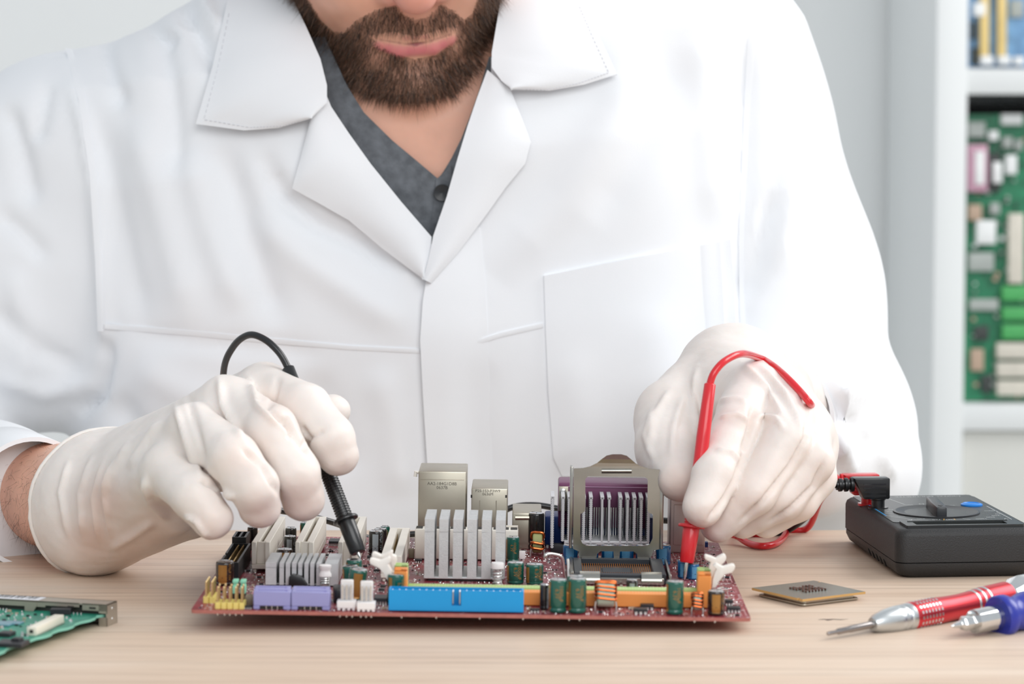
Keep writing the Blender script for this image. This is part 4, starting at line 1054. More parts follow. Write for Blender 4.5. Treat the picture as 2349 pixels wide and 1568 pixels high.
FL = [([(500, 862), (515, 930), (560, 1010)], 9, .0016), ([(566, 858), (590, 930), (640, 975)], 8, .0014), ([(400, 925), (430, 1010), (462, 1095)], 8, .0014),
      ([(430, 900), (455, 1000), (470, 1080)], 9, -.0010), ([(330, 1090), (345, 1150), (390, 1195)], 8, .0016), ([(360, 1190), (300, 1230), (250, 1260)], 10, .0012),
      ([(640, 860), (625, 920), (600, 940)], 8, -.0010), ([(607, 932), (660, 975), (712, 1045)], 7, -.0014), ([(551, 1025), (603, 1065), (643, 1140)], 7, -.0014),
      ([(459, 1099), (492, 1113), (520, 1140)], 7, -.0014), ([(690, 975), (705, 1000), (700, 1035)], 6, -.0011), ([(655, 950), (670, 990), (660, 1010)], 6, -.0010),
      ([(745, 985), (700, 1010)], 6, -.0009), ([(215, 1040), (185, 1130), (190, 1240)], 7, .0010), ([(240, 1050), (215, 1140), (225, 1250)], 6, .0009), ([(265, 1050), (240, 1140), (255, 1240)], 6, .0008),
      ([(160, 1050), (140, 1130), (160, 1240)], 8, .0010), ([(300, 1010), (260, 1080), (235, 1140)], 9, .0010), ([(370, 960), (330, 1020), (290, 1080)], 9, .0010),
      ([(495, 1115), (520, 1130), (540, 1145)], 7, .0014), ([(420, 1180), (450, 1195), (480, 1235)], 6, .0011)]
def box_of(H):
    pts = [(p, r) for g in (H['palm'] + H['fingers'] + H['wrist']) for p, r in g]
    lo = np.min([p - r for p, r in pts], 0) - 0.006; hi = np.max([p + r for p, r in pts], 0) + 0.006; return lo, hi
lo, hi = box_of(HAND_L)
gl, VL = make_glove(HAND_L, CUFF_L, AX_L, lo, hi, FL, 'white latex glove on the hand holding the black probe', 5,
                    [(240, 1150, 60, .7), (215, 1230, 60, .75), (300, 1250, 70, .5), (600, 1180, 45, .35), (480, 1200, 45, .3), (700, 1150, 50, .35), (560, 1050, 60, .25), (780, 1060, 40, .2), (640, 930, 50, .2), (350, 1225, 70, .5)])
AX_R = (ELB_R - WR_R) / np.linalg.norm(ELB_R - WR_R); CUFF_R = A(1850, 978, 1.615)
FR_ = [([(1600, 840), (1590, 930), (1600, 1010)], 8, .0012), ([(1540, 890), (1500, 960), (1490, 1030)], 9, .0010), ([(1570, 900), (1545, 980), (1540, 1050)], 9, .0010),
       ([(1700, 830), (1760, 890), (1800, 960)], 8, .0012), ([(1740, 835), (1800, 900), (1845, 990)], 8, .0012), ([(1650, 960), (1690, 950), (1720, 965)], 6, .0010), ([(1645, 920), (1690, 915), (1722, 925)], 6, .0009),
       ([(1730, 925), (1728, 960), (1720, 1002), (1706, 1040)], 9, -.0026), ([(1712, 1030), (1690, 1100), (1665, 1145), (1622, 1200)], 6.5, -.0022), ([(1850, 960), (1850, 1005), (1815, 1070), (1750, 1150), (1690, 1205)], 6.5, -.0020), ([(1893, 1050), (1868, 1115), (1815, 1165), (1755, 1205)], 6, -.0016),
       ([(1730, 950), (1780, 960), (1800, 985)], 7, .0010), ([(1640, 1030), (1680, 1035), (1700, 1060)], 6, .0008), ([(1500, 930), (1480, 1000), (1500, 1060)], 8, .0008)]
lo, hi = box_of(HAND_R)
gr, VR = make_glove(HAND_R, CUFF_R, AX_R, lo, hi, FR_, 'white latex glove on the hand holding the red probe', 9,
                    [(1555, 1110, 45, .4), (1620, 1180, 40, .2), (1740, 1120, 90, .2), (1830, 1180, 70, .3), (1720, 960, 40, .2), (1860, 1080, 60, .2)])
# rolled rim of the left glove
def rim(V, p, n, r, name, parent, m):
    d = (V - p) @ n; S = V[(d > -0.0009)]
    c = S.mean(0); e1 = np.cross(n, [0, 0, 1.0]); e1 /= np.linalg.norm(e1); e2 = np.cross(n, e1); q = S - c
    ang = np.arctan2(q @ e2, q @ e1); rad = np.hypot(q @ e1, q @ e2); pts = []
    for k in range(48):
        a = -math.pi + (k + .5) * 2 * math.pi / 48; m_ = np.abs((ang - a + math.pi) % (2 * math.pi) - math.pi) < 0.12
        if m_.sum(): pts.append((a, np.percentile(rad[m_], 96)))
    P3 = [Vector(to_person(c + (e1 * math.cos(a) + e2 * math.sin(a)) * (R_ + 0.0004))) for a, R_ in pts]
    return MB().tube(P3, r, 8, closed=True).build(name, m, parent, smooth=True)
rim(VL, CUFF_L, AX_L, 0.0011, 'rolled_rim', gl, LATEX)

# ---- body -----------------------------------------------------
HM = np.array(P(952, 90, 1.602))                                  # the mouth
_R3 = (Matrix.Rotation(math.radians(8), 3, 'Z') @ Matrix.Rotation(math.radians(27), 3, 'X') @ Matrix.Rotation(math.radians(-5), 3, 'Y'))
HR = np.array(_R3)
def head_local(X): return (X - HM) @ HR
LOWLIP = [((-.0275, .0042, .0040), .0016), ((-.019, .0006, -.0006), .0038), ((-.009, -.0012, -.0040), .0048), ((.009, -.0012, -.0040), .0048), ((.019, .0006, -.0006), .0038), ((.0275, .0042, .0040), .0016)]
UPLIP = [((-.0275, .0042, .0052), .0014), ((-.018, .0008, .0058), .0030), ((-.005, -.0018, .0044), .0036), ((.005, -.0018, .0044), .0036), ((.018, .0008, .0058), .0030), ((.0275, .0042, .0052), .0014)]
SLIT = [(-.0275, .0028, .0046), (-.019, -.0024, .0028), (-.009, -.0042, .0008), (0, -.0056, -.0004), (.009, -.0042, .0008), (.019, -.0024, .0028), (.0275, .0028, .0046)]
def mirror(c): return [((-p[0], p[1], p[2]), r) for p, r in c]
def head(X):
    L = head_local(X)
    d = ellipsoid(L, (0, .080, .075), (.076, .096, .092))
    d = smin(d, ellipsoid(L, (0, .050, .030), (.058, .050, .072)), .03)
    for s in (1, -1):
        d = smin(d, chain(L, [((s * .054, .078, .030), .016), ((s * .051, .066, -.010), .014), ((s * .022, .020, -.030), .015), ((0, .012, -.032), .015)], .01), .018)
        d = smin(d, capsule(L, (s * .042, .022, .050), (s * .030, .014, .030), .019, .016), .016)     # cheeks
        d = smin(d, ellipsoid(L, (s * .079, .092, .052), (.007, .018, .031)), .006)                   # ears
        d = smin(d, capsule(L, (s * .016, .0, .098), (s * .044, .014, .096), .010, .009), .010)       # brows
    d = smin(d, ellipsoid(L, (0, .012, .002), (.033, .016, .026)), .012)                              # muzzle
    d = smin(d, ellipsoid(L, (0, .008, -.030), (.019, .016, .0135)), .010)                            # chin
    d = smin(d, chain(L, [((0, .004, .086), .008), ((0, -.010, .058), .0095), ((0, -.0190, .0375), .0122)], .006), .008)   # nose
    for s in (1, -1): d = smin(d, ellipsoid(L, (s * .0125, -.0055, .0335), (.0085, .0105, .0085)), .005)
    for s in (1, -1): d = -smin(-d, ellipsoid(L, (s * .032, -.002, .080), (.015, .010, .010)), .006)  # eye sockets
    for s in (1, -1): d = smin(d, ellipsoid(L, (s * .032, .012, .079), (.0125, .0125, .0115)), .002)
    d = smin(d, chain(L, LOWLIP, .002), .003); d = smin(d, chain(L, UPLIP, .002), .003)
    sl = chain(L, [(p, .0003) for p in SLIT], .001); d = -smin(-d, sl, .0010)
    return d
NECK = [((-.056, 1.748, .235), .072), ((-.050, 1.715, .305), .060), ((-.046, 1.690, .360), .058)]
def body_fn(X):
    d = torso(X, -0.012)
    d = smin(d, chain(X, [(np.array(p), r) for p, r in NECK], .02), .035)
    h = head(X); d = smin(d, h, .010)
    # collar bones
    for s in (1, -1): d = smin(d, capsule(X, (-.055 + s * .014, 1.640, .222 + s * .001), (-.055 + s * .12, 1.665, .262 + s * .012), .006, .007), .016)
    for line, wr, H in (([(SLV_L[0][0], .046), (A(-95, 790, 1.712), .040), (A(-225, 965, 1.70), .034), (ELB_L, .031), (WR_L, .0262)], WR_L, HAND_L), ([(SLV_R[0][0], .046), (ELB_R, .025), (WR_R, .021)], WR_R, HAND_R)):
        arm = chain(X, line, .01)
        d = smin(d, arm, .02)
        far = np.linalg.norm(X - wr, axis=1)
        m = far < 0.17
        if m.any():
            d2 = d[m]; d[m] = smin(d2, hand(X[m], H, -0.0062, wrist=False), .006)
    return d
V, Q = sdf_mesh(body_fn, (-0.42, 1.245, -0.30), (0.27, 1.86, 0.475), 0.0025)
# finer faces where the face shows
hl = head_local(V); fine_v = (np.abs(hl[:, 0]) < .05) & (hl[:, 1] < .035) & (hl[:, 2] > -.055) & (hl[:, 2] < .065)
fq = fine_v[Q].all(1)
body = np_object('body', V, Q, [mat('skin', 'e6b097')], None)
bm = bmesh.new(); bm.from_mesh(body.data); bm.faces.ensure_lookup_table()
es = {e for i in np.nonzero(fq)[0] for e in bm.faces[int(i)].edges}
bmesh.ops.subdivide_edges(bm, edges=list(es), cuts=1, use_grid_fill=True)
bm.verts.ensure_lookup_table()
hv = head_local(np.array([v.co[:] for v in bm.verts])); mo = (np.abs(hv[:, 0]) < .034) & (hv[:, 1] < .022) & (hv[:, 2] > -.016) & (hv[:, 2] < .015)
es = [e for e in bm.edges if mo[e.verts[0].index] and mo[e.verts[1].index]]
bmesh.ops.subdivide_edges(bm, edges=es, cuts=1, use_grid_fill=True)
bm.to_mesh(body.data); bm.free()
Vb = np.empty(len(body.data.vertices) * 3, np.float32); body.data.vertices.foreach_get('co', Vb); Vb = Vb.reshape(-1, 3).astype(float)
hl = head_local(Vb); near = (np.abs(hl[:, 0]) < .06) & (hl[:, 1] < .045) & (hl[:, 2] > -.06) & (hl[:, 2] < .07)
Vb[near] = project_sdf(body_fn, project_sdf(body_fn, Vb[near], 0.0011), 0.0011)
body_world = Vb.copy()
body.data.polygons.foreach_set('use_smooth', np.ones(len(body.data.polygons), bool))
# lip tint and beard shade of the skin, plus shadow painted along the mouth line
hl = head_local(Vb); nearface = (np.abs(hl[:, 0]) < .09) & (hl[:, 1] < .12) & (hl[:, 2] > -.08) & (hl[:, 2] < .1)
lipm = np.zeros(len(Vb)); q = hl[nearface]
dl = np.minimum(chain(q, LOWLIP, .001), chain(q, UPLIP, .001)); lipm[nearface] = np.clip(1 - (dl - .0002) / .0009, 0, 1)
slit_d = chain(q, [(p, .0) for p in SLIT], .001); slm = np.zeros(len(Vb)); slm[nearface] = np.clip(1 - (slit_d - .0006) / .0008, 0, 1)
def inside(px, py, poly):
    r = np.zeros(px.shape, bool); n = len(poly)
    for i in range(n):
        x0, y0 = poly[i]; x1, y1 = poly[(i + 1) % n]
        c = ((y0 > py) != (y1 > py)) & (px < (x1 - x0) * (py - y0) / (y1 - y0 + 1e-12) + x0); r ^= c
    return r
BEARD = [(600, -160), (640, -30), (668, 40), (705, 105), (745, 165), (800, 205), (870, 232), (960, 240), (1045, 218), (1100, 150), (1128, 80), (1145, 0), (1160, -160),
         (1128, -160), (1105, -40), (1085, 30), (1065, 45), (1040, 25), (1012, 10), (985, 38), (960, 46), (930, 36), (905, 12), (860, 24), (815, 48), (790, 75), (765, 72), (735, 45), (700, -10), (650, -160)]
def beard_mask(Vw):
    px, py = to_px(Vw); l = head_local(Vw); m = inside(px, py, BEARD) & (l[:, 1] < .085)
    lips = [(845, 82), (900, 72), (955, 84), (1000, 70), (1055, 55), (1040, 95), (1000, 126), (950, 136), (905, 122), (870, 100)]
    m &= ~inside(px, py, lips); w = m.astype(float)
    for cx, cy, s in ((868, 122, 26), (1045, 100, 22)): w *= 1 - 0.80 * np.exp(-((px - cx) ** 2 + (py - cy) ** 2) / s ** 2)
    return w
bmk = np.zeros(len(Vb)); bmk[nearface] = beard_mask(Vb[nearface])
me = body.data
Vl = to_person(Vb).astype(np.float32); me.vertices.foreach_set('co', Vl.ravel()); body.parent = person; me.update()
flm = np.exp(-(((hl[:, 0]) / .018) ** 2 + ((hl[:, 1] + .016) / .02) ** 2 + ((hl[:, 2] - .036) / .016) ** 2))
for nm, arr in (('flush', flm), ('lip', lipm), ('slit_shadow', slm), ('beard', bmk)):
    at = me.attributes.new(nm, 'FLOAT', 'POINT'); at.data.foreach_set('value', arr.astype(np.float32))
def skin_mat():
    m = MATS['skin']; nt = m.node_tree; b = nt.nodes['Principled BSDF']; N, L = nt.nodes.new, nt.links.new
    src = b.inputs['Base Color'].links[0].from_socket
    def over(src, name, col, f):
        at = N('ShaderNodeAttribute'); at.attribute_name = name
        mu = N('ShaderNodeMath'); mu.operation = 'MULTIPLY'; mu.inputs[1].default_value = f; L(at.outputs['Fac'], mu.inputs[0])
        x = N('ShaderNodeMix'); x.data_type = 'RGBA'; L(mu.outputs[0], x.inputs['Factor']); L(src, x.inputs['A']); x.inputs['B'].default_value = (*lin(col), 1); return x.outputs['Result']
    c = over(over(over(over(src, 'flush', 'd9837c', .75), 'beard', '8a6450', .6), 'lip', 'd3757d', .95), 'slit_shadow', '7d3540', .6)
    L(c, b.inputs['Base Color']); b.inputs['Roughness'].default_value = 0.45
    b.inputs['Subsurface Weight'].default_value = 0.25; b.inputs['Subsurface Radius'].default_value = (1, .35, .2); b.inputs['Subsurface Scale'].default_value = 0.004
skin_mat()
body['label'] = 'warm tan skin of face, neck and forearm'

# ---- hair strands ------------------------------------------------
def strands(name, roots, dirs, lens, widths, bend, m, parent, label=None, seg=3, seed=1):
    r = np.random.RandomState(seed); n = len(roots); side = np.cross(dirs, r.normal(size=(n, 3))); side /= np.linalg.norm(side, axis=1, keepdims=True)
    V = []; rowsL = []
    for k in range(seg + 1):
        t = k / seg; p = roots + dirs * (lens * t)[:, None] + bend * (lens * t * t)[:, None]
        w = (widths * (1 - 0.85 * t))[:, None] * side; V.append(p - w); V.append(p + w)
    V = np.stack(V, 1).reshape(-1, 3); base = np.arange(n)[:, None] * (2 * (seg + 1))
    Q = np.concatenate([base + np.array([2 * k, 2 * k + 1, 2 * k + 3, 2 * k + 2]) for k in range(seg)], 1).reshape(-1, 4)
    o = np_object(name, to_person(V), Q, m, parent)
    at = o.data.attributes.new('shade', 'FLOAT', 'POINT'); at.data.foreach_set('value', np.repeat(r.rand(n), 2 * (seg + 1)).astype(np.float32))
    o['kind'] = 'stuff'
    if label: o['label'] = label
    return o
def hair_mat(name, dark, light):
    m = bpy.data.materials.new(name); m.use_nodes = True; nt = m.node_tree; b = nt.nodes['Principled BSDF']; N, L = nt.nodes.new, nt.links.new
    at = N('ShaderNodeAttribute'); at.attribute_name = 'shade'; rp = N('ShaderNodeValToRGB')
    rp.color_ramp.elements[0].color = (*lin(dark), 1); rp.color_ramp.elements[1].color = (*lin(light), 1); rp.color_ramp.elements[0].position = .35
    L(at.outputs['Fac'], rp.inputs['Fac']); L(rp.outputs['Color'], b.inputs['Base Color']); b.inputs['Roughness'].default_value = .42; return m
tri = [tuple(p.vertices) for p in me.polygons]
TR = np.array([t[:3] for t in tri] + [(t[0], t[2], t[3]) for t in tri if len(t) >= 4])
wv = bmk
def scatter(weight_v, n, seed):
    r = np.random.RandomState(seed); a, b_, c = body_world[TR[:, 0]], body_world[TR[:, 1]], body_world[TR[:, 2]]
    fn_ = np.cross(b_ - a, c - a); ar = np.linalg.norm(fn_, axis=1) * .5; w = ar * weight_v[TR].mean(1); w /= w.sum()
    k = r.choice(len(TR), n, p=w); u, v = r.rand(n), r.rand(n); fl = u + v > 1; u[fl], v[fl] = 1 - u[fl], 1 - v[fl]
    return a[k] + (b_ - a)[k] * u[:, None] + (c - a)[k] * v[:, None], fn_[k] / np.linalg.norm(fn_[k], axis=1, keepdims=True)
R0, N0 = scatter(wv * (1 + .5 * (hl[:, 2] < -.018)), 14500, 4)
rr = np.random.RandomState(8); lpx = head_local(R0); down = HR @ np.array([0, .1, -1.0]); outx = HR @ np.array([1.0, 0, 0])
must = (lpx[:, 2] > .004) & (np.abs(lpx[:, 0]) < .03)
D0_ = N0 * 0.55 + down * 0.75 + outx * (lpx[:, 0:1] * 9) + rr.normal(size=R0.shape) * .28; D0_ /= np.linalg.norm(D0_, axis=1, keepdims=True)
ln = rr.uniform(.0045, .0085, len(R0)); ln[must] *= .72; ln *= np.where(lpx[:, 2] < -.022, .82, 1.0)
strands('beard', R0, D0_, ln, rr.uniform(.00008, .00014, len(R0)), down * .35 + rr.normal(size=R0.shape) * .2, hair_mat('beard_hair', '2e2119', '82614a'), body, 'short dark brown beard and moustache', seed=3)
# head hair, brows
hlb = head_local(body_world); sc_w = ((hlb[:, 2] > .105 - np.clip(hlb[:, 1], 0, .2) * .55) & (hlb[:, 1] > .0) & (hlb[:, 2] > .05)).astype(float) * nearface.astype(float) if False else ((hlb[:, 2] > .118 - np.clip(hlb[:, 1] - .03, 0, .2) * .75) & (hlb[:, 2] > .02) & (np.abs(hlb[:, 0]) < .09)).astype(float)
R1, N1 = scatter(sc_w, 9000, 5)
D1_ = N1 * .6 + (HR @ np.array([0, .8, -.1])) * .7 + rr.normal(size=R1.shape) * .2; D1_ /= np.linalg.norm(D1_, axis=1, keepdims=True)
strands('hair', R1, D1_, rr.uniform(.02, .032, len(R1)), np.full(len(R1), .0004), down * .3 + rr.normal(size=R1.shape) * .1, MATS.setdefault('head_hair', hair_mat('head_hair', '17100c', '4a3427')), body, 'short dark brown hair', seed=6)
bw_ = ((np.abs(hlb[:, 2] - .098) < .005) & (hlb[:, 1] < .02) & (np.abs(hlb[:, 0]) > .012) & (np.abs(hlb[:, 0]) < .046)).astype(float)
if bw_.sum() > 0:
    R2, N2 = scatter(bw_, 900, 6); D2_ = N2 * .4 + (HR @ np.array([1., 0, 0])) * np.sign(head_local(R2)[:, 0:1]) * .8 + rr.normal(size=R2.shape) * .2; D2_ /= np.linalg.norm(D2_, axis=1, keepdims=True)
    strands('eyebrows', R2, D2_, rr.uniform(.006, .009, len(R2)), np.full(len(R2), .00014), down * .1, MATS['head_hair'], body, seed=7)
# eyes
EYEW = mat('eye_white', 'ece8e4', .2); IRIS = mat('iris_brown', '3a2417', .15)
for s in (1, -1):
    c = HM + HR @ np.array([s * .032, .0015, .0795]); cl = Vector(to_person(c))
    q = Matrix.Translation(cl) @ _R3.to_4x4()
    MB().lathe([(0.0001, -.0118), (.006, -.0102), (.0102, -.006), (.0118, 0), (.0102, .006), (.006, .0102), (.0001, .0118)], 16, q, caps=False).build('eyeball', EYEW, body, smooth=True)
    MB().lathe([(.0055, -.0006), (.0050, .0006), (.001, .0008)], 16, q @ Matrix.Translation((0, -.0108, 0)) @ Matrix.Rotation(math.pi / 2, 4, 'X')).build('iris', IRIS, body, smooth=True)
# hair on the bare wrist of the left arm
q = body_world; al = (q - WR_L) @ AX_L; wrist_w = ((al > .012) & (al < .075) & (np.abs(q[:, 0] - WR_L[0]) < .09) & (q[:, 1] < 1.52)).astype(float)
R3_, N3_ = scatter(wrist_w, 1000, 9); D3_ = N3_ * .35 - AX_L * .5 + np.array([0, 0, -.35]) + rr.normal(size=R3_.shape) * .3; D3_ /= np.linalg.norm(D3_, axis=1, keepdims=True)
strands('arm_hair', R3_, D3_, rr.uniform(.003, .0075, len(R3_)), np.full(len(R3_), .00005), np.array([0, 0, -.2]) + rr.normal(size=R3_.shape) * .2, MATS['head_hair'], body, seed=8)

# ---- lab coat ----------------------------------------------------
def cloth_mat():
    m = mat('coat_cotton', 'f1f3f6', 0.75, var=0.012, scale=20, bump=0.06, bscale=900, spec=0.2); 
    b = m.node_tree.nodes['Principled BSDF']; b.inputs['Sheen Weight'].default_value = .12; return m
COTTON = cloth_mat()
CUFFC_L = A(72, 1152, 1.432); CUFFC_R = A(1790, 962, 1.512)
def coat_fn(X):
    d = torso(X)
    for slv in (SLV_L, SLV_R): d = smin(d, chain(X, slv, .03), .035)
    fl = chain(X, [(A(-60, 780, 1.71), .056), (A(-215, 960, 1.70), .050), (ELB_L, .043), (CUFFC_L, .0335)], .02)
    fl = np.maximum(fl, -((X - (CUFFC_L + AX_L * .012)) @ AX_L)); d = smin(d, fl, .008)
    fr_ = chain(X, [(SLV_R[-1][0], .055), (ELB_R + np.array([0, 0, .006]), .054), (CUFFC_R, .0355)], .02)
    fr_ = smin(fr_, capsule(X, A(1955, 1062, 1.625), A(1870, 1085, 1.555), .034, .026), .02)
    fr_ = smin(fr_, capsule(X, A(1940, 1105, 1.64), A(1870, 1125, 1.605), .036, .034), .02)
    fr_ = np.maximum(fr_, -((X - (CUFFC_R + AX_R * .008)) @ AX_R)); d = smin(d, fr_, .012)
    return d
V, Q = sdf_mesh(coat_fn, (-0.46, 1.40, -0.36), (0.30, 1.89, 0.36), 0.0036)
N = mesh_normals(V, Q)
# soft broad undulation of the cloth plus folds
V = V + N * (0.0012 * (np.sin(V[:, 0] * 38 + V[:, 2] * 22 + 1) + np.sin(V[:, 0] * 61 - V[:, 2] * 17) + np.sin(V[:, 2] * 47 + V[:, 0] * 9 + V[:, 1] * 30)))[:, None]
CF = [([(405, -20), (440, 55), (490, 150), (500, 190)], 20, -.0065), ([(455, -20), (490, 40), (515, 90)], 14, .004), ([(290, 10), (345, 58), (410, 100)], 20, -.006), ([(350, 40), (385, 160), (400, 300), (400, 420)], 26, -.005),
      ([(230, 60), (250, 160), (285, 260)], 22, -.005), ([(150, 150), (190, 280), (215, 420), (240, 700), (245, 900)], 16, .0045), ([(215, 240), (250, 420), (290, 600), (335, 770)], 34, -.0045),
      ([(10, 230), (45, 340), (80, 480)], 24, -.0055), ([(-10, 480), (60, 540), (110, 600)], 20, -.004), ([(110, 180), (95, 260), (80, 330)], 20, -.004),
      ([(310, 250), (360, 420), (420, 640), (440, 760)], 45, .006), ([(500, 320), (545, 460), (590, 620), (650, 760)], 38, -.0065), ([(590, 330), (640, 440), (720, 510), (830, 560), (940, 640)], 26, -.007),
      ([(430, 330), (480, 520), (560, 720)], 40, .005), ([(560, 480), (700, 600), (850, 700), (955, 760)], 40, .0045), ([(280, 760), (500, 790), (760, 810)], 24, -.003),
      ([(300, 830), (420, 900), (600, 960)], 40, .004), ([(255, 900), (300, 980), (420, 1060)], 36, -.006), ([(700, 850), (760, 960), (800, 1100)], 40, -.004), ([(860, 830), (900, 960), (920, 1150)], 40, .004),
      ([(1712, 60), (1718, 250), (1712, 450), (1700, 620), (1704, 770)], 20, -.006), ([(1780, 430), (1750, 560), (1712, 700)], 22, -.006), ([(1830, 300), (1800, 480), (1780, 640)], 30, .005),
      ([(1600, 60), (1620, 260), (1640, 520)], 38, .0045), ([(1450, 60), (1420, 260), (1300, 460), (1120, 640)], 55, .005), ([(1560, 100), (1480, 320), (1350, 520)], 45, -.003),
      ([(1980, 720), (1900, 790), (1780, 860)], 26, -.004), ([(1900, 880), (1990, 905), (2070, 960)], 20, .0045), ([(1890, 930), (1960, 970), (2030, 1040)], 18, -.004), ([(1880, 960), (1930, 1020), (1960, 1100)], 16, .004), ([(1960, 960), (2020, 1030), (2050, 1110)], 16, .004),
      ([(2000, 600), (1950, 700), (1900, 760)], 28, .004), ([(1300, 800), (1320, 950), (1290, 1100)], 40, .003), ([(1100, 820), (1080, 960), (1090, 1120)], 36, -.003), ([(1500, 700), (1520, 850), (1500, 950)], 50, .003),
      ([(-30, 700), (90, 800), (190, 850)], 26, -.004), ([(244, 760), (244, 830), (225, 900), (170, 955)], 16, -.008), ([(-20, 860), (100, 900), (220, 880)], 22, .004), ([(20, 600), (60, 750), (50, 900)], 30, .004)]
V = folds(V, N, CF)
coat_uncut = BVHTree.FromPolygons([tuple(v) for v in V], [tuple(int(i) for i in q) for q in Q])
O = Vector((0, 0, CAMZ))
def hit(px, py, bvh, fallback=1.66):
    r = ray(px, py).normalized(); h = bvh.ray_cast(O, r)
    return h[0] if h[0] is not None else P(px, py, fallback)
# neck opening of the coat
LEFT_IN = [(640, -80), (655, -20), (690, 70), (722, 140), (745, 215), (790, 300), (850, 382), (920, 470), (991, 548)]
RIGHT_IN = [(1160, -80), (1150, 0), (1132, 90), (1110, 175), (1085, 250), (1062, 320), (1040, 395), (1015, 475), (991, 548)]
opening = [(x - 12, y) for x, y in LEFT_IN[:-1]] + [(985, 572)] + [(x + 12, y) for x, y in reversed(RIGHT_IN[:-1])]
px, py = to_px(V); fc = V[Q].mean(1); fpx, fpy = px[Q].mean(1), py[Q].mean(1); fn_ = N[Q].mean(1)
cut = inside(fpx, fpy, opening) & (fc[:, 1] < 1.735)
cut |= (np.hypot(fc[:, 0] + .052, fc[:, 1] - 1.725) < .070) & (fc[:, 2] > .28)
Qc = Q[~cut]; used = np.unique(Qc); remap = np.full(len(V), -1); remap[used] = np.arange(len(used))
coat = np_object('lab_coat', to_person(V[used]), remap[Qc], COTTON, person); coat['label'] = 'white cotton lab coat with notched lapels'

def resample(pts, n):                    # keeps every corner point of the edge line
    pts = np.array(pts, float); t = np.linspace(0, len(pts) - 1, n); i = np.arange(len(pts))
    return np.stack([np.interp(t, i, pts[:, k]) for k in range(2)], 1)
def cloth_piece(name, inner, outer, off_in, off_out, bulge, th, m, parent, bvh, nu=16, nv=30, depth_fix=None, sharp=True, smooth_d=True):
    """a panel of cloth lying on the body between two edge lines"""
    assert len(inner) == len(outer), name
    nv = max(2, round(nv / (len(inner) - 1))) * (len(inner) - 1) + 1
    a, b_ = resample(inner, nv), resample(outer, nv); G = np.zeros((nv, nu, 3))
    dist = np.zeros((nv, nu)); dirs = np.zeros((nv, nu, 3))
    for j in range(nv):
        for i in range(nu):
            t = i / (nu - 1); p = a[j] * (1 - t) + b_[j] * t; r = ray(*p).normalized(); dirs[j, i] = r
            h = bvh.ray_cast(O, r); dist[j, i] = h[3] if h[0] is not None else np.nan
    if np.isnan(dist).any():
        med = np.nanmedian(dist)
        for _ in range(nv + nu):
            bad = np.isnan(dist)
            if not bad.any(): break
            pad = np.pad(dist, 1, constant_values=np.nan); nb_ = np.stack([pad[:-2, 1:-1], pad[2:, 1:-1], pad[1:-1, :-2], pad[1:-1, 2:]])
            with np.errstate(all='ignore'): mv = np.nanmean(nb_, axis=0)
            dist[bad] = mv[bad]
    if smooth_d:
        for _ in range(6):
            pad = np.pad(dist, 1, mode='edge'); av = (pad[:-2, 1:-1] + pad[2:, 1:-1] + pad[1:-1, :-2] + pad[1:-1, 2:]) / 4; dist = .5 * dist + .5 * np.minimum(av, dist + .002)
    for i in range(nu):
        t = i / (nu - 1); o_ = off_in * (1 - t) + off_out * t + bulge * math.sin(math.pi * t)
        G[:, i] = np.array(O) + dirs[:, i] * (dist[:, i] - o_)[:, None]
    Vg = G.reshape(-1, 3); Qg = np.array([(j * nu + i, j * nu + i + 1, (j + 1) * nu + i + 1, (j + 1) * nu + i) for j in range(nv - 1) for i in range(nu - 1)])
    Ng = mesh_normals(Vg, Qg); s = np.sign((Ng @ np.array([0, -1.0, 0])).sum()) or 1; Ng *= s
    back = Vg - Ng * th; n = len(Vg); Qb = Qg[:, ::-1] + n
    bd = [j * nu for j in range(nv)] + [(nv - 1) * nu + i for i in range(1, nu)] + [j * nu + nu - 1 for j in range(nv - 2, -1, -1)] + [i for i in range(nu - 2, 0, -1)]
    side = np.array([(bd[k], bd[(k + 1) % len(bd)], bd[(k + 1) % len(bd)] + n, bd[k] + n) for k in range(len(bd))])
    o = np_object(name, to_person(np.concatenate([Vg, back])), np.concatenate([Qg, Qb, side]), m, parent)
    bm = bmesh.new(); bm.from_mesh(o.data); bmesh.ops.recalc_face_normals(bm, faces=bm.faces); bm.to_mesh(o.data); bm.free()
    o.data.set_sharp_from_angle(angle=math.radians(50))
    return o, Vg.reshape(nv, nu, 3)
cu = coat_uncut
lapel_l, GL = cloth_piece('lapel', [(735, 185), (760, 245), (800, 305), (850, 375), (920, 462), (990, 543), (988, 590), (974, 640)], [(713, 268), (690, 360), (670, 432), (735, 468), (800, 505), (880, 572), (940, 617), (972, 641)], .006, .0045, .003, .0014, COTTON, coat, cu)
collar_l, GC = cloth_piece('collar', [(632, -70), (668, -10), (704, 65), (735, 135), (750, 195), (750, 235), (714, 272)], [(560, -70), (522, 0), (488, 150), (449, 284), (560, 299), (640, 293), (713, 272)], .013, .008, .004, .0016, COTTON, coat, cu)
lapel_r, GR = cloth_piece('lapel', [(1118, 160), (1095, 222), (1072, 290), (1050, 362), (1025, 450), (994, 540), (984, 590), (971, 640)], [(1171, 205), (1195, 265), (1218, 325), (1205, 375), (1160, 430), (1110, 500), (1050, 580), (990, 650)], .008, .0045, .003, .0014, COTTON, coat, cu)
collar_r, GD = cloth_piece('collar', [(1160, -70), (1150, -10), (1140, 50), (1128, 120), (1128, 155), (1150, 185), (1171, 203)], [(1310, -70), (1335, 0), (1370, 75), (1416, 170), (1340, 194), (1260, 208), (1171, 205)], .013, .008, .004, .0016, COTTON, coat, cu)
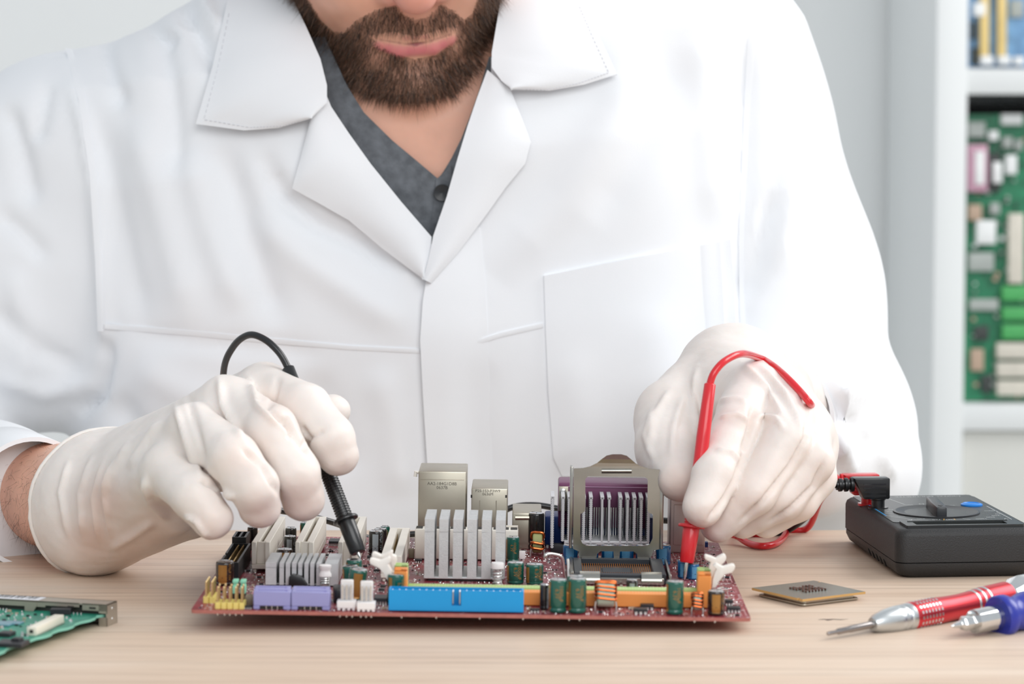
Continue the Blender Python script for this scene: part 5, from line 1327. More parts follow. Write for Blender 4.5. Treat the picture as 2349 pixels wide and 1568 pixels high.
cloth_piece('front_panel', [(989, 560), (983, 610), (970, 690), (964, 780), (970, 900), (980, 1060), (984, 1250)], [(1100, 520), (1110, 610), (1115, 690), (1120, 780), (1125, 900), (1130, 1060), (1135, 1250)], .0042, .0002, .0004, .0030, COTTON, coat, cu)
cloth_piece('pocket', [(1248, 632), (1252, 760), (1258, 900), (1270, 1050), (1290, 1092)], [(1676, 548), (1684, 660), (1690, 780), (1700, 920), (1705, 1090)], .0018, .0018, .001, .0022, COTTON, coat, cu, nu=24)
cloth_piece('pocket_band', [(1606, 562), (1612, 700), (1622, 850), (1632, 1000)], [(1652, 553), (1660, 700), (1668, 850), (1676, 1000)], .0030, .0030, .0004, .0014, COTTON, coat, cu, nu=8)
cloth_piece('waist_seam', [(240, 742), (420, 756), (620, 775), (800, 792), (962, 800)], [(240, 754), (420, 768), (620, 787), (800, 802), (962, 810)], .0008, .0005, .0002, .0012, COTTON, coat, cu, nu=4, nv=40)
cloth_piece('waist_seam', [(985, 806), (1060, 790), (1150, 762), (1246, 740)], [(985, 816), (1060, 801), (1150, 773), (1246, 751)], .0008, .0005, .0002, .0012, COTTON, coat, cu, nu=4)
cloth_piece('armhole_seam', [(150, 110), (180, 230), (205, 400), (218, 600), (224, 760)], [(166, 112), (198, 230), (222, 400), (233, 600), (238, 760)], .0009, .0006, .0002, .0012, COTTON, coat, cu, nu=4, nv=40)
cloth_piece('armhole_seam', [(1722, -30), (1706, 250), (1694, 560), (1698, 790)], [(1738, -30), (1720, 250), (1706, 560), (1709, 790)], .0009, .0006, .0002, .0012, COTTON, coat, cu, nu=4, nv=40)
# rows of stitches along the collar edges
st = MB()
def stitches(G, col, j0, j1):
    for j in range(j0, j1):
        for f in (0.1, 0.6):
            p0 = G[j, col] * (1 - f) + G[j + 1, col] * f; p1 = G[j, col] * (1 - f - .28) + G[j + 1, col] * (f + .28)
            p0 = p0 + np.array([0, -.0002, 0]); p1 = p1 + np.array([0, -.0002, 0]); st.tube([Vector(to_person(p0)), Vector(to_person(p1))], .00025, 5)
stitches(GC, 14, 6, 28); stitches(GD, 14, 6, 28)
tag(st.build('stitching', mat('thread_grey', 'd9dadf', .8), coat), kind='stuff')
# cuffs
def cuff(c, ax, r0, r1, ln_, name='cuff', sq=1.0):
    M = axis_M(Vector(to_person(c)), Vector(to_person(c + ax)))
    th = .0022
    prof = [(r0, 0), (r0 + th, 0), (r0 + th + .0004, .004), (r1 + th, ln_), (r1, ln_ + .002), (r0, .006), (r0, 0)]
    return MB().lathe(prof, 48, M, caps=False).build(name, COTTON, coat, smooth=True, angle=60)
cuff(CUFFC_L - AX_L * .004, AX_L, .0312, .0350, .048); cuff(CUFFC_R + AX_R * .006 + np.array([-.004, 0, .001]), AX_R, .0300, .0385, .045)

# ---- grey shirt ---------------------------------------------------
bv = BVHTree.FromPolygons([tuple(v) for v in body_world], [tuple(p.vertices) for p in me.polygons])
def shirt_mat():
    m = mat('grey_jersey', '6f7378', .85, var=.22, scale=180, bump=.25, bscale=900, spec=.15); return m
JERSEY = shirt_mat()
sh_l, _ = cloth_piece('shirt', [(744, 85), (765, 130), (795, 195), (835, 258), (900, 322), (960, 372), (1005, 410)], [(690, 85), (705, 150), (735, 240), (780, 330), (850, 440), (920, 540), (985, 625)], .0042, .0042, .001, .0020, JERSEY, person, bv)
sh_l['label'] = 'grey jersey shirt'
sh_r, _ = cloth_piece('shirt_front', [(1122, 130), (1100, 205), (1080, 262), (1058, 318), (1036, 362), (1018, 392), (1004, 412)], [(1170, 130), (1150, 220), (1125, 300), (1095, 390), (1060, 470), (1030, 550), (985, 625)], .0036, .0036, .001, .0018, JERSEY, sh_l, bv)
cloth_piece('placket', [(1000, 412), (997, 450), (990, 500), (986, 560), (984, 620)], [(1034, 380), (1040, 430), (1034, 480), (1022, 550), (1010, 620)], .0056, .0056, .0003, .0016, JERSEY, sh_l, bv, nu=6)
h = hit(1015, 441, bv); MB().lathe([(.0001, .0), (.0042, 0), (.0048, .0008), (.0046, .0018), (.0036, .0016), (.0001, .0012)], 20, Matrix.Translation(Vector(to_person(h)) + Vector((0, -.0062, 0))) @ Matrix.Rotation(math.pi / 2, 4, 'X'), caps=False).build('button', mat('button_dark', '26282c', .3), sh_l, smooth=True)
# ------------------------------------------------------------------ things on the table
def wbuild(mb, name, m, root, **k):      # mesh given in world coordinates, parented to an unrotated root
    L = root.location; mb.v = [(x - L.x, y - L.y, z - L.z) for x, y, z in mb.v]
    return mb.build(name, m, root, **k)
REDP = mat('red_plastic', 'd8222c', 0.28, var=0.03, coat=0.3); BLKG = mat('black_vinyl', '17181a', 0.33, var=0.08, coat=0.2)
TIPM = mat('probe_steel', 'd6d6d4', 0.15, 1.0)

# ---- multimeter
MO = Vector((0.1868, 1.3672, 0.0)); MA = math.radians(5.6)
mm = empty('multimeter', MO, (0, 0, MA)); tag(mm, 'black digital multimeter with a rotary dial lying on the table', 'multimeter')
MMM = Matrix.Translation(MO) @ Matrix.Rotation(MA, 4, 'Z'); MMI = MMM.inverted()
W_, L_, H_ = 0.0705, 0.1225, 0.0243
SHELL = mat('meter_shell', '242425', 0.5, var=0.06, bump=0.25, bscale=1600); PANEL = mat('meter_panel', '2c2f2f', 0.32, var=0.04)
lo_ = MB(); ins = [(0.0045, 0.0), (0.0018, 0.002), (0.0004, 0.0052), (0.0004, 0.0074)]
def rings(mb, lv, r=0.006):
    polys = [rrect(i, W_ - i, i, L_ - i, r, 6) for i, z in lv]; n = len(polys[0]); vs = []; fs = []
    for (i, z), pl in zip(lv, polys): vs += [(x, y, z) for x, y in pl]
    for j in range(len(lv) - 1):
        for k in range(n): fs.append((j * n + k, j * n + (k + 1) % n, (j + 1) * n + (k + 1) % n, (j + 1) * n + k))
    fs.append(tuple(reversed(range(n)))); fs.append(tuple(range((len(lv) - 1) * n, len(lv) * n))); mb.add(vs, fs); return mb
rings(lo_, ins).build('lower_shell', SHELL, mm, smooth=True)
rings(MB(), [(0.0010, 0.0072), (0.0010, 0.0080)]).build('seam', mat('seam_black', '0c0c0d', .7), mm)
rings(MB(), [(0.0, 0.0080), (0.0, 0.0205), (0.0006, 0.0226), (0.0020, 0.0238), (0.0034, 0.0241)]).build('upper_shell', SHELL, mm, smooth=True)
zt_ = 0.0241
for k in range(5):
    y = 0.030 + k * 0.0085
    MB().box(-0.0003, 0.0003, -0.0010, 0.0010, -0.0018, 0.0018).build('grip_slot_shade', mat('slot_shade_black', '0a0a0b', .8), mm, loc=(0.0012, y, 0.0034), rot=(0.5, -0.41, 0))  # thin dark block paints in the shade of a slot, set flush
panel = MB().prism(rrect(0.0038, W_ - 0.0038, 0.0235, L_ - 0.004, 0.002, 4), zt_ - 0.0004, zt_ + 0.0003).build('panel', PANEL, mm)
WHT_PR = mat('white_print', 'c9cdcd', .5); BLU_PR = mat('blue_print', '2f86c0', .4); ORG_PR = mat('orange_print', 'b98a3c', .5)
zp = zt_ + 0.00034
def pline(pts, w, m, name='printed_line'):
    b = MB()
    for (x0, y0), (x1, y1) in zip(pts, pts[1:]):
        d = Vector((x1 - x0, y1 - y0)); n = Vector((-d.y, d.x)).normalized() * w / 2
        b.add([(x0 + n.x, y0 + n.y, zp), (x1 + n.x, y1 + n.y, zp), (x1 - n.x, y1 - n.y, zp), (x0 - n.x, y0 - n.y, zp)], [(0, 1, 2, 3)])
    return b.build(name, m, panel)
DX, DY = 0.0335, 0.0565
pline([(0.0052, 0.088), (0.0052, 0.046)], 0.0008, BLU_PR)
pline([(0.0052, 0.046), (0.017, 0.030), (0.026, 0.0265)], 0.0004, WHT_PR); pline([(W_ - 0.006, 0.075), (W_ - 0.006, 0.027), (0.044, 0.027), (0.041, 0.033)], 0.0004, WHT_PR)
pline([(0.020, 0.112), (0.024, 0.084)], 0.0004, WHT_PR); pline([(0.030, 0.0275), (0.0315, 0.033)], 0.0005, ORG_PR); pline([(0.036, 0.0275), (0.0365, 0.033)], 0.0005, ORG_PR)
def ptext(s, x, y, size, m=WHT_PR):
    vs, fs = text_mesh(s, size); MB().add([(x - v.x, y - v.y, zp) for v in vs], fs).build('printed_text', m, panel)
ptext('DIGITAL MULTIMETER', 0.043, 0.1135, 0.0036)
for s, x, y, z_ in (('V', 0.062, 0.030, .004), ('1000', 0.050, 0.031, .003), ('500', 0.056, 0.036, .003), ('200', 0.060, 0.041, .003), ('20', 0.0625, 0.0465, .003), ('2', 0.064, 0.052, .003), ('200m', 0.062, 0.058, .003),
                    ('OFF', 0.0335, 0.0295, .003), ('750', 0.027, 0.0300, .003), ('200', 0.020, 0.0335, .003), ('A', 0.014, 0.031, .004), ('2000\u00b5', 0.0105, 0.042, .0028), ('20m', 0.0095, 0.048, .0028), ('200m', 0.0095, 0.054, .0028),
                    ('10A', 0.0105, 0.060, .0028), ('hFE', 0.013, 0.067, .0028), ('\u03a9', 0.033, 0.086, .004), ('200', 0.026, 0.083, .0028), ('2000', 0.040, 0.083, .0028), ('20k', 0.047, 0.079, .0028), ('COM', 0.012, 0.102, .0026)):
    ptext(s, x, y, z_)
dial = MB().lathe([(0.0218, zt_), (0.0218, zt_ + 0.0009), (0.0208, zt_ + 0.0011), (0.0200, zt_ + 0.0008), (0.0120, zt_ - 0.0002), (0.0001, zt_ - 0.0003)], 48, Matrix.Translation((DX, DY, 0)), caps=False).build('dial', mat('dial_plastic', '2b2c2f', .33), mm, smooth=True)
kn = MB().prism([(-0.0026, -0.0195), (0.0026, -0.0195), (0.0030, 0.0), (0.0026, 0.0195), (-0.0026, 0.0195), (-0.0030, 0)], zt_ - 0.0003, zt_ + 0.0056, Matrix.Translation((DX, DY, 0)) @ Matrix.Rotation(math.radians(-6), 4, 'Z'))
knob = kn.build('knob', mat('knob_plastic', '37393c', .35), dial, bevel=0.0009)
MB().prism([(-0.0012, 0), (0.0012, 0), (0, -0.003)], zt_ + 0.0056, zt_ + 0.0058, Matrix.Translation((DX, DY, 0)) @ Matrix.Rotation(math.radians(-6), 4, 'Z') @ Matrix.Translation((0, -0.014, 0))).build('pointer', SMDDARK, dial)
MB().lathe([(0.0056, zt_), (0.0056, zt_ + 0.0010), (0.0044, zt_ + 0.0016), (0.0040, zt_ + 0.0012), (0.0001, zt_ + 0.001)], 24, Matrix.Translation((0.0575, 0.0785, 0)), caps=False).build('transistor_socket', mat('socket_blue', '1f7fd6', .35), mm, smooth=True)
# display window in a raised frame near the end facing the camera
fr0, fr1, fy0, fy1 = 0.006, W_ - 0.006, 0.0050, 0.0215
vs, fs = plate_mesh(rrect(fr0, fr1, fy0, fy1, 0.001, 3), [rrect(fr0 + 0.0055, fr1 - 0.0075, fy0 + 0.0030, fy1 - 0.0045, 0.0006, 2)], 0.0014)
MB().add([v + Vector((0, 0, zt_ + 0.0006)) for v in vs], fs).build('display_frame', PANEL, mm)
MB().box(fr0 + 0.005, fr1 - 0.007, fy0 + 0.0025, fy1 - 0.004, zt_ - 0.0002, zt_ + 0.00035).build('display', mat('display_glass', '20231f', .08), mm)
MB().box(fr0 + 0.0035, fr1 - 0.005, fy1 - 0.0034, fy1 - 0.0022, zt_ + 0.0012, zt_ + 0.0016).build('frame_ridge', PANEL, mm)
def jack_at(px, py): return MMI @ T(px, py, zt_)
jb_ = jack_at(2014, 1165); jr_ = jb_ + Vector((-0.002, 0.0145, 0))
for j in (jb_, jr_):
    MB().lathe([(0.0052, zt_ - 0.0005), (0.0052, zt_ + 0.0007), (0.0030, zt_ + 0.0007), (0.0030, zt_ - 0.0004)], 20, Matrix.Translation((j.x, j.y, 0)), caps=False).build('jack', REDP if j is jr_ else BLKG, mm, smooth=True)

# ---- test leads
def lead(name, label, tipp, topp, prof_tip, wire_pts, jack, m, side, wr):
    root = empty(name, tuple(MMM @ Vector((jack.x, jack.y, zt_)))); tag(root, label, 'test lead', 'multimeter test leads')
    a, b = Vector(tipp), Vector(topp); ln = (b - a).length; M = axis_M(a, b)
    g, k0, k1, top_r, cyl = prof_tip                              # guard distance, knurl start/end, radii
    wbuild(MB().lathe([(0.0003, 0), (0.0009, 0.0018), (0.0010, cyl[0] + 0.004)], 12, M), 'tip', TIPM, root, smooth=True)
    h = MB().lathe([(0.0012, cyl[0]), (cyl[1] * 0.86, cyl[0]), (cyl[1], cyl[0] + 0.0008), (cyl[2], g), (k0[1], g + 0.0014), (k0[1], k0[0]), (k1[1], k1[0]), (top_r * 1.18, k1[0] + (ln - k1[0]) * 0.45), (top_r, ln - 0.0006), (top_r * 0.8, ln)], 28, M)
    hd = wbuild(h, 'handle', m, root, smooth=True, angle=50)
    wbuild(MB().lathe([(cyl[2] * 0.9, g - 0.0004), (g_r, g - 0.0002), (g_r + 0.0002, g + 0.0005), (g_r * 0.96, g + 0.0012), (k0[1], g + 0.0015)], 32, M, caps=False), 'guard', m, root, smooth=True, angle=50)
    kn_ = MB(); nr, na = int((k1[0] - g - 0.002) / 0.0013), 22
    for i in range(nr):
        z = g + 0.0022 + i * 0.0013; t = (z - k0[0]) / max(1e-6, k1[0] - k0[0]); R = k0[1] + (k1[1] - k0[1]) * min(1, max(0, t))
        for j in range(na):
            an = 2 * math.pi * j / na; Mk = M @ Matrix.Rotation(an, 4, 'Z') @ Matrix.Translation((R, 0, z))
            kn_.add([Mk @ Vector(p) for p in ((-.0002, -.00038, -.0004), (-.0002, .00038, -.0004), (-.0002, .00038, .0004), (-.0002, -.00038, .0004), (.00032, -.0002, -.00022), (.00032, .0002, -.00022), (.00032, .0002, .00022), (.00032, -.0002, .00022))],
                    [(0, 1, 5, 4), (1, 2, 6, 5), (2, 3, 7, 6), (3, 0, 4, 7), (4, 5, 6, 7)])
    tag(wbuild(kn_, 'grip_studs', m, root), kind='stuff')
    # angled plug standing in the jack
    J = MMM @ Vector((jack.x, jack.y, zt_)); Mp = Matrix.Translation(J) @ Matrix.Rotation(MA, 4, 'Z')
    plug = wbuild(MB().lathe([(0.0034, 0.0), (0.0034, 0.0042), (0.0040, 0.0046), (0.0040, 0.0060)], 20, Mp), 'plug', m, root, smooth=True)
    pb = MB().box(-0.0135, 0.0052, -0.0046, 0.0046, 0.0052, 0.0160); pb.v = [tuple(Mp @ Vector(((x if z > .01 or x > 0 else x * 0.62), y, z))) for x, y, z in pb.v]
    wbuild(pb, 'plug_body', m, root, bevel=0.0008)
    for k in range(4):
        rb = MB().box(-0.0085, 0.0030, -0.0049, -0.0044, 0.0066 + k * 0.0020, 0.0073 + k * 0.0020); rb.v = [tuple(Mp @ Vector(v)) for v in rb.v]; wbuild(rb, 'plug_rib', m, root)
    for k in range(3):
        sr = MB().lathe([(0.0036 - .0002 * k, 0), (0.0038 - .0002 * k, .0008), (0.0038 - .0002 * k, .0018), (0.0026, .0022), (.0026, .003)], 18, Mp @ Matrix.Translation((-0.0128 - k * 0.0030, 0, 0.0124 - k * .0001)) @ Matrix.Rotation(-math.pi / 2, 4, 'Y')); wbuild(sr, 'strain_relief', m, root, smooth=True)
    end = Mp @ Vector((-0.0215, 0, 0.0124)); end0 = Mp @ Vector((-0.028, 0, 0.0118))
    pts = [a + (b - a) * ((ln - 0.006) / ln), b] + [Vector(p) for p in wire_pts] + [end0, end]
    wbuild(MB().tube(spline(pts, 8), wr, 10), 'wire', m, root, smooth=True)
    return root
g_r = 0.0059
glove_bvh = BVHTree.FromPolygons([tuple(v) for v in VR], [tuple(p.vertices) for p in gr.data.polygons])
def on_glove(px, py, d):                 # a point resting on the glove
    h = glove_bvh.ray_cast(O, ray(px, py).normalized()); return h[0] - ray(px, py).normalized() * 0.0022 if h[0] is not None else P(px, py, d)
ZW = 0.0021
capz = BM @ Vector((0, 0, 0))
bt_ = P(827, 1281, 1.3055)
lead('black_test_lead', 'black test lead with its probe touching the board, plugged into the multimeter', bt_, P(660, 842, 1.340), (0.0195, (0.0210, 0.0036), (0.045, 0.0034), 0.0030, (0.0030, 0.0038, 0.0041)),
     [P(640, 808, 1.341), P(607, 778, 1.344), P(570, 768, 1.350), P(535, 795, 1.360), P(513, 852, 1.375), P(520, 960, 1.405), P(560, 1080, 1.43), P(620, 1160, 1.450), P(690, 1178, 1.462), P(780, 1203, 1.475), P(850, 1234, 1.490), T(950, 1224, ZW), T(1050, 1224, ZW), T(1130, 1200, 0.010) if False else P(1130, 1186, 1.50), P(1175, 1163, 1.505), P(1225, 1158, 1.505), P(1280, 1166, 1.505), P(1400, 1190, 1.505), P(1520, 1193, 1.505), P(1640, 1205, 1.505), T(1740, 1221, ZW), T(1800, 1219, ZW), P(1860, 1175, 1.49), P(1895, 1118, 1.475)], jb_, BLKG, 0, 0.0017)
g_r = 0.0062
rt_ = BM @ (BW(1570, 1331) + Vector((0, 0, 0.0004)))
lead('red_test_lead', 'red test lead with its probe pressed on the board, plugged into the multimeter', rt_, P(1629, 879, 1.338), (0.0248, (0.0262, 0.0034), (0.047, 0.0031), 0.0028, (0.0080, 0.0034, 0.0040)),
     [P(1640, 852, 1.339), P(1665, 826, 1.344), P(1703, 811, 1.358), on_glove(1745, 822, 1.42), on_glove(1775, 840, 1.43), on_glove(1805, 866, 1.44), on_glove(1835, 897, 1.44), on_glove(1860, 927, 1.42), P(1876, 950, 1.440), P(1884, 985, 1.470), P(1878, 1060, 1.462), P(1840, 1140, 1.468), T(1730, 1222, ZW), T(1760, 1222, ZW), T(1788, 1213, ZW), T(1803, 1212, ZW), T(1800, 1228, ZW), T(1780, 1246, ZW), T(1750, 1252, ZW), T(1718, 1246, ZW), T(1692, 1230, ZW + .002), T(1672, 1222, ZW + .004), T(1690, 1216, ZW), T(1780, 1214, ZW), T(1850, 1212, ZW) , P(1880, 1150, 1.50), P(1905, 1108, 1.492)], jr_, REDP, 1, 0.0018)

# ---- processor lying pads up
cz = 0.0029; c4 = [T(1724, 1350, cz + .0011), T(1850, 1378.5, cz + .0011), T(1986, 1352, cz + .0011), T(1858, 1328, cz + .0011)]
cc = sum(c4, Vector()) / 4; ang = math.atan2((c4[1] - c4[0]).y, (c4[1] - c4[0]).x); hs = 0.01875
cpu = empty('processor', (cc.x, cc.y, 0), (0, 0, ang)); tag(cpu, 'square processor chip lying pads up on the table', 'processor')
def pad_mat():
    m = bpy.data.materials.new('pad_grid'); m.use_nodes = True; nt = m.node_tree; b = nt.nodes['Principled BSDF']; N, L = nt.nodes.new, nt.links.new
    tc = N('ShaderNodeTexCoord'); v = N('ShaderNodeTexVoronoi'); v.inputs['Scale'].default_value = 900; v.inputs['Randomness'].default_value = 0.0; L(tc.outputs['Object'], v.inputs['Vector'])
    r = N('ShaderNodeValToRGB'); e = r.color_ramp.elements; e[0].position, e[0].color = .36, (*lin('d6d2c6'), 1); e[1].position, e[1].color = .44, (*lin('85877e'), 1)
    L(v.outputs['Distance'], r.inputs['Fac']); L(r.outputs['Color'], b.inputs['Base Color']); b.inputs['Roughness'].default_value = .3; b.inputs['Metallic'].default_value = .2; return m
nch = 0.0012
sub = [(-hs, -hs), (hs - .004, -hs), (hs - .004, -hs + nch), (hs - .0028, -hs + nch), (hs - .0028, -hs), (hs, -hs), (hs, hs), (-hs + .0055, hs), (-hs + .0055, hs - nch), (-hs + .0043, hs - nch), (-hs + .0043, hs), (-hs, hs)]
sb = MB(); sb.prism(sub, cz, cz + .0011); sb.m = [1, 0] + [1] * len(sub)
sb.build('substrate', [pad_mat(), mat('substrate_edge', 'c9a063', .5)], cpu)
MB().prism(rrect(-hs * .90, hs * .90, -hs * .90, hs * .90, .002, 4), 0.0002, .0012).build('lid_flange', NICKEL, cpu, bevel=.0003)
MB().prism(rrect(-hs * .82, hs * .82, -hs * .82, hs * .82, .002, 4), 0.0, cz).build('lid', NICKEL, cpu, bevel=.0003)
ccap = None; rnd = random.Random(2); CCAP = mat('capacitor_brown', '6d4a3c', .45)
for i in range(6):
    for j in range(7):
        if rnd.random() < .18: continue
        if ccap is None:
            ccap = MB().box(-.0006, .0006, -.0004, .0004, 0, .0009, 0).box(-.0009, -.0006, -.0004, .0004, 0, .00092, 1).box(.0006, .0009, -.0004, .0004, 0, .00092, 1).build('chip_capacitor', [CCAP, SOLDER], cpu); o = ccap
        else: o = copy_of(ccap, cpu)
        o.location = (-.0058 + i * .0023, -.0058 + j * .0019, cz + .0011)

# ---- red precision screwdriver
def along(root_name, label, cat, pts): pass
sd0, sd1 = T(1898, 1453, 0.0028), T(2318, 1366, 0.0070)
sdr = empty('screwdriver', ((sd0 + sd1) / 2) * 1.0); sdr.location.z = 0; tag(sdr, 'slim red precision screwdriver with a silver tip and cap', 'screwdriver')
M = axis_M(sd0, sd1); SL = (sd1 - sd0).length
ANOD = mat('red_anodised', 'd8424a', .3, .75, var=.04); SILV_M = mat('satin_silver', 'd6dadb', .32, 1.0); STL = mat('tool_steel', 'a09a98', .22, 1.0); CHROME = mat('chrome', 'e3e4e4', .07, 1.0)
f = lambda px, a=sd0, b=sd1: ((px - 1898) / (2318 - 1898)) ** 1.0 * SL
wbuild(MB().lathe([(.0006, 0), (.0009, .0004), (.0009, f(1918)), (.0014, f(1921)), (.0014, f(1945)), (.0016, f(1948)), (.0016, f(2006))], 12, M), 'blade', STL, sdr, smooth=True, angle=40)
wbuild(MB().lathe([(.0018, f(1996)), (.0030, f(1997)), (.0042, f(2006)), (.0054, f(2025)), (.0060, f(2045)), (.0061, f(2052)), (.0058, f(2055)), (.0061, f(2058)), (.0061, f(2066)), (.0058, f(2068)), (.0062, f(2070)), (.0062, f(2082))], 32, M), 'collar', SILV_M, sdr, smooth=True, angle=40)
hp = [(.0062, f(2080)), (.0064, f(2083)), (.0063, f(2130)), (.0058, f(2165)), (.0056, f(2195)), (.0060, f(2225)), (.0067, f(2255)), (.0070, f(2300)), (.0070, f(2306))]
hnd = wbuild(MB().lathe(hp, 32, M), 'handle', ANOD, sdr, smooth=True)
dots = None
L0 = sdr.location
for i in range(7):
    for j in range(16):
        z = f(2090) + i * (f(2134) - f(2090)) / 6; Mk = M @ Matrix.Rotation(2 * math.pi * j / 16, 4, 'Z') @ Matrix.Translation((.00637, 0, z))
        Mk = Matrix.Translation(-L0) @ Mk
        if dots is None: dots = MB().box(-.0003, .00012, -.00065, .00065, -.00042, .00042).build('grip_square', SILV_M, hnd); o = dots
        else: o = copy_of(dots, hnd)
        o.matrix_basis = Mk
for px in (2225, 2238, 2251):
    z = f(px); R = np.interp(z, [q[1] for q in hp], [q[0] for q in hp]); wbuild(MB().lathe([(R - .0002, z - .0007), (R + .0002, z - .0005), (R + .0002, z + .0005), (R - .0002, z + .0007)], 32, M, caps=False), 'ring', SILV_M, sdr, smooth=True)
wbuild(MB().lathe([(.0056, f(2304)), (.0050, f(2310)), (.0062, f(2320)), (.0088, f(2334)), (.0088, f(2352)), (.0080, f(2354)), (.0001, f(2353))], 8, M, caps=False), 'cap', CHROME, sdr, bevel=.0003)

# ---- blue screwdriver
b0, b1 = T(2181, 1436, .0055), T(2400, 1392, .0085)
bsd = empty('screwdriver', ((b0 + b1) / 2)); bsd.location.z = 0; tag(bsd, 'screwdriver with a deep blue handle and chrome bit holder at the right edge', 'screwdriver')
M = axis_M(b0, b1); BL = (b1 - b0).length; f = lambda px: (px - 2181) / (2400 - 2181) * BL
wbuild(MB().lathe([(.0004, 0), (.0010, .002), (.0016, f(2203)), (.0030, f(2207)), (.0034, f(2210)), (.0034, f(2240))], 6, M), 'bit', CHROME, bsd, bevel=.0002)
wbuild(MB().lathe([(.0036, f(2232)), (.0052, f(2233)), (.0053, f(2236)), (.0053, f(2306))], 28, M), 'bit_holder', CHROME, bsd, smooth=True, angle=40)
BLUH = mat('blue_handle', '23309c', .35, var=.06, coat=.2)
wbuild(MB().lathe([(.0054, f(2286)), (.0088, f(2286.5)), (.0094, f(2290)), (.0094, f(2303)), (.0086, f(2310)), (.0074, f(2318)), (.0076, f(2330)), (.0090, f(2350)), (.0092, f(2520)), (.0080, f(2560))], 32, M), 'handle', BLUH, bsd, smooth=True, angle=50)

# ---- drive circuit board with a metal connector, left front
DO = T(246, 1437, 0); DA = math.radians(-17)
drv = empty('drive_circuit_board', DO, (0, 0, DA)); tag(drv, 'small green circuit board with a metal connector along one edge, at the left', 'circuit board')
DM = Matrix.Translation(DO) @ Matrix.Rotation(DA, 4, 'Z'); DI = DM.inverted()
DL = lambda px, py, z=.0052: DI @ T(px, py, z)
BAR = mat('shield_metal', 'b4aa9c', .38, 0.6, var=.05)
TEAL = mat('teal_pcb', '2f8a72', .4, var=.25, scale=120); TEALE = mat('teal_edge', '7fc0ac', .5)
bl = .150; bd_, bh_ = .0105, .0098
bar = MB(); th = .0006
bar.box(-bl, 0, 0, bd_, bh_ - th, bh_).box(-bl, 0, bd_ - th, bd_, 0, bh_).box(-th, 0, 0, bd_, 0, bh_)
bar.box(-.012, 0, 0, th, bh_ - .0030, bh_).box(-bl, -.030, 0, th, bh_ - .0026, bh_).box(-.0040, 0, 0, th, .0058, bh_).box(-.0040, 0, 0, th, 0, .0040).box(-.0300, -.0135, 0, th, bh_ - .0018, bh_)
brr = bar.build('shield', BAR, drv)
for x in (-.040, -.066, -.092): MB().prism([(0, 0), (.003, 0), (.006, .0046), (.006, .0060), (.0, .0060)], 0, th * 2, Matrix(((1, 0, 0, x), (0, 0, 1, -.0003), (0, 1, 0, bh_ - .0066), (0, 0, 0, 1)))).build('shield_tab', BAR, drv)
for x in (-.0085, -.0190): MB().box(x, x + .0030, -.0002, .0012, bh_ - .0022, bh_ - .0014).build('shield_slot', DARKMARK, drv)
for z in (.0028, .0074): MB().lathe([(.0007, 0), (.0005, .0003), (.0001, .0004)], 10, Matrix.Translation((0, bd_ * .5, z)) @ Matrix.Rotation(math.pi / 2, 4, 'Y')).build('spot_weld', SOLDER, drv)
MB().box(-bl, -.002, .002, bd_ - .001, .0015, bh_ - .002).build('connector_body', mat('connector_dark', '3a3834', .6), drv)
edge = []
for k in range(23):
    t = k / 22; sc = 0.0010 * (1 if (k % 4) in (1, 2) else -0.6); edge.append((-.0035 - .004 * t + sc, -.002 - .110 * t))
pz0, pz1 = .0040, .0052
poly = [(-bl, .003), (-.0012, .003)] + edge + [(-bl, -.112)]
pc = MB(); pc.prism(poly, pz0, pz1); pc.m = [1, 0] + [1] * len(poly); pc.build('board', [TEAL, TEALE], drv)
for x, y in ((-.02, -.03), (-.05, -.09), (-.12, -.03), (-.1, -.1)): MB().box(x - .004, x + .004, y - .004, y + .004, 0, pz0).build('under_part', SMDDARK, drv)
a0, a1 = DL(72, 1440, .0085), DL(136, 1410, .0085)
cn = MB(); d = (a1 - a0); d.z = 0; ln_ = d.length; Mc = Matrix.Translation((a0.x, a0.y, pz1)) @ Matrix.Rotation(math.atan2(d.y, d.x), 4, 'Z')
cn.box(0, ln_, -.0022, .0022, 0, .0036, M=Mc); cnn = cn.build('flat_connector', CREAM, drv, bevel=.0003)
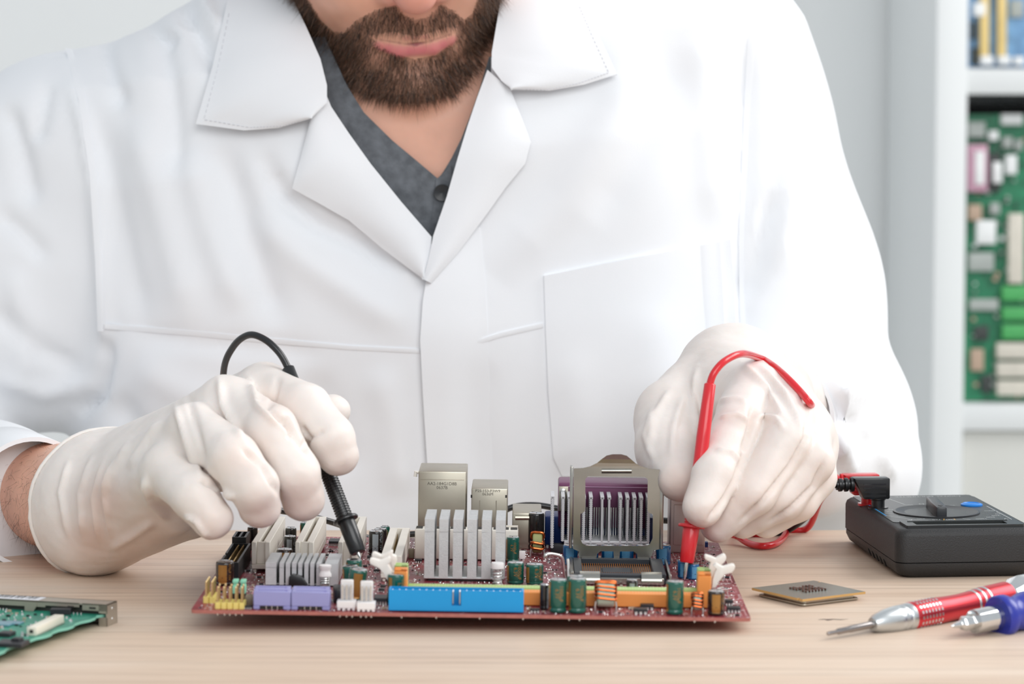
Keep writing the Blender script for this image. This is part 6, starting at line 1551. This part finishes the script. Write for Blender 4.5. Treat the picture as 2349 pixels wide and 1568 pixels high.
MB().box(-.0002, .0003, -.0008, .0008, .0012, .0026, M=Mc).build('opening', DARKMARK, cnn)
for k in range(12): MB().box(.001 + k * (ln_ - .002) / 12, .001 + k * (ln_ - .002) / 12 + .0007, -.0036, -.0022, 0, .0005, M=Mc).build('lead', SOLDER, cnn)
def dchip(px, py, w, dd, h, rot=0, m=SMDDARK, name='chip'):
    c = DL(px, py, pz1); MB().box(-w / 2, w / 2, -dd / 2, dd / 2, 0, h).build(name, m, drv, bevel=.0002, seg=1, loc=(c.x, c.y, pz1), rot=(0, 0, rot))
dchip(140, 1408, .009, .005, .0026, 0.3); dchip(15, 1458, .006, .006, .0018); dchip(28, 1480, .012, .010, .0018, .1); dchip(40, 1478, .004, .004, .003); dchip(5, 1432, .01, .008, .001, 0, mat('blue_grey_film', '6f9aa8', .3)); dchip(30, 1430, .008, .006, .0008, 0, MATS['blue_grey_film'])
lb = MB().box(-bl, -.034, .0012, bd_ - .0012, bh_, bh_ + .0001).build('sticker', mat('paper_label', 'e8e8ec', .6), drv)
rnd = random.Random(5); x = -bl + .002
while x < -.036:
    w = rnd.choice((.0004, .0007, .0011)); MB().box(x, x + w, .004, bd_ - .0016, bh_ + .0001, bh_ + .00016).build('bar', DARKMARK, lb); x += w + rnd.choice((.0006, .0009, .0014))
sm = MB()
for k in range(420):
    x, y = rnd.uniform(-bl + .01, -.009), rnd.uniform(-.106, -.0025); s = rnd.uniform(.0004, .0009)
    if rnd.random() < .65: sm.lathe([(s, 0), (s * .85, s * .7), (s * .3, s * 1.1)], 8, Matrix.Translation((x, y, pz1)), 1)
    else: sm.box(x - s, x + s, y - s * .6, y + s * .6, pz1, pz1 + s, rnd.choice((0, 2)))
for k in range(40):
    x = -.034 - k * .0016 if k > 8 else -.012 - k * .0018
    sm.lathe([(.0005, 0), (.0004, .0006), (.0001, .0008)], 8, Matrix.Translation((x, -.0012, pz1)), 1)
tag(sm.build('surface_parts', [MATS['ceramic_tan'], SOLDER, SMDDARK], drv), kind='stuff')
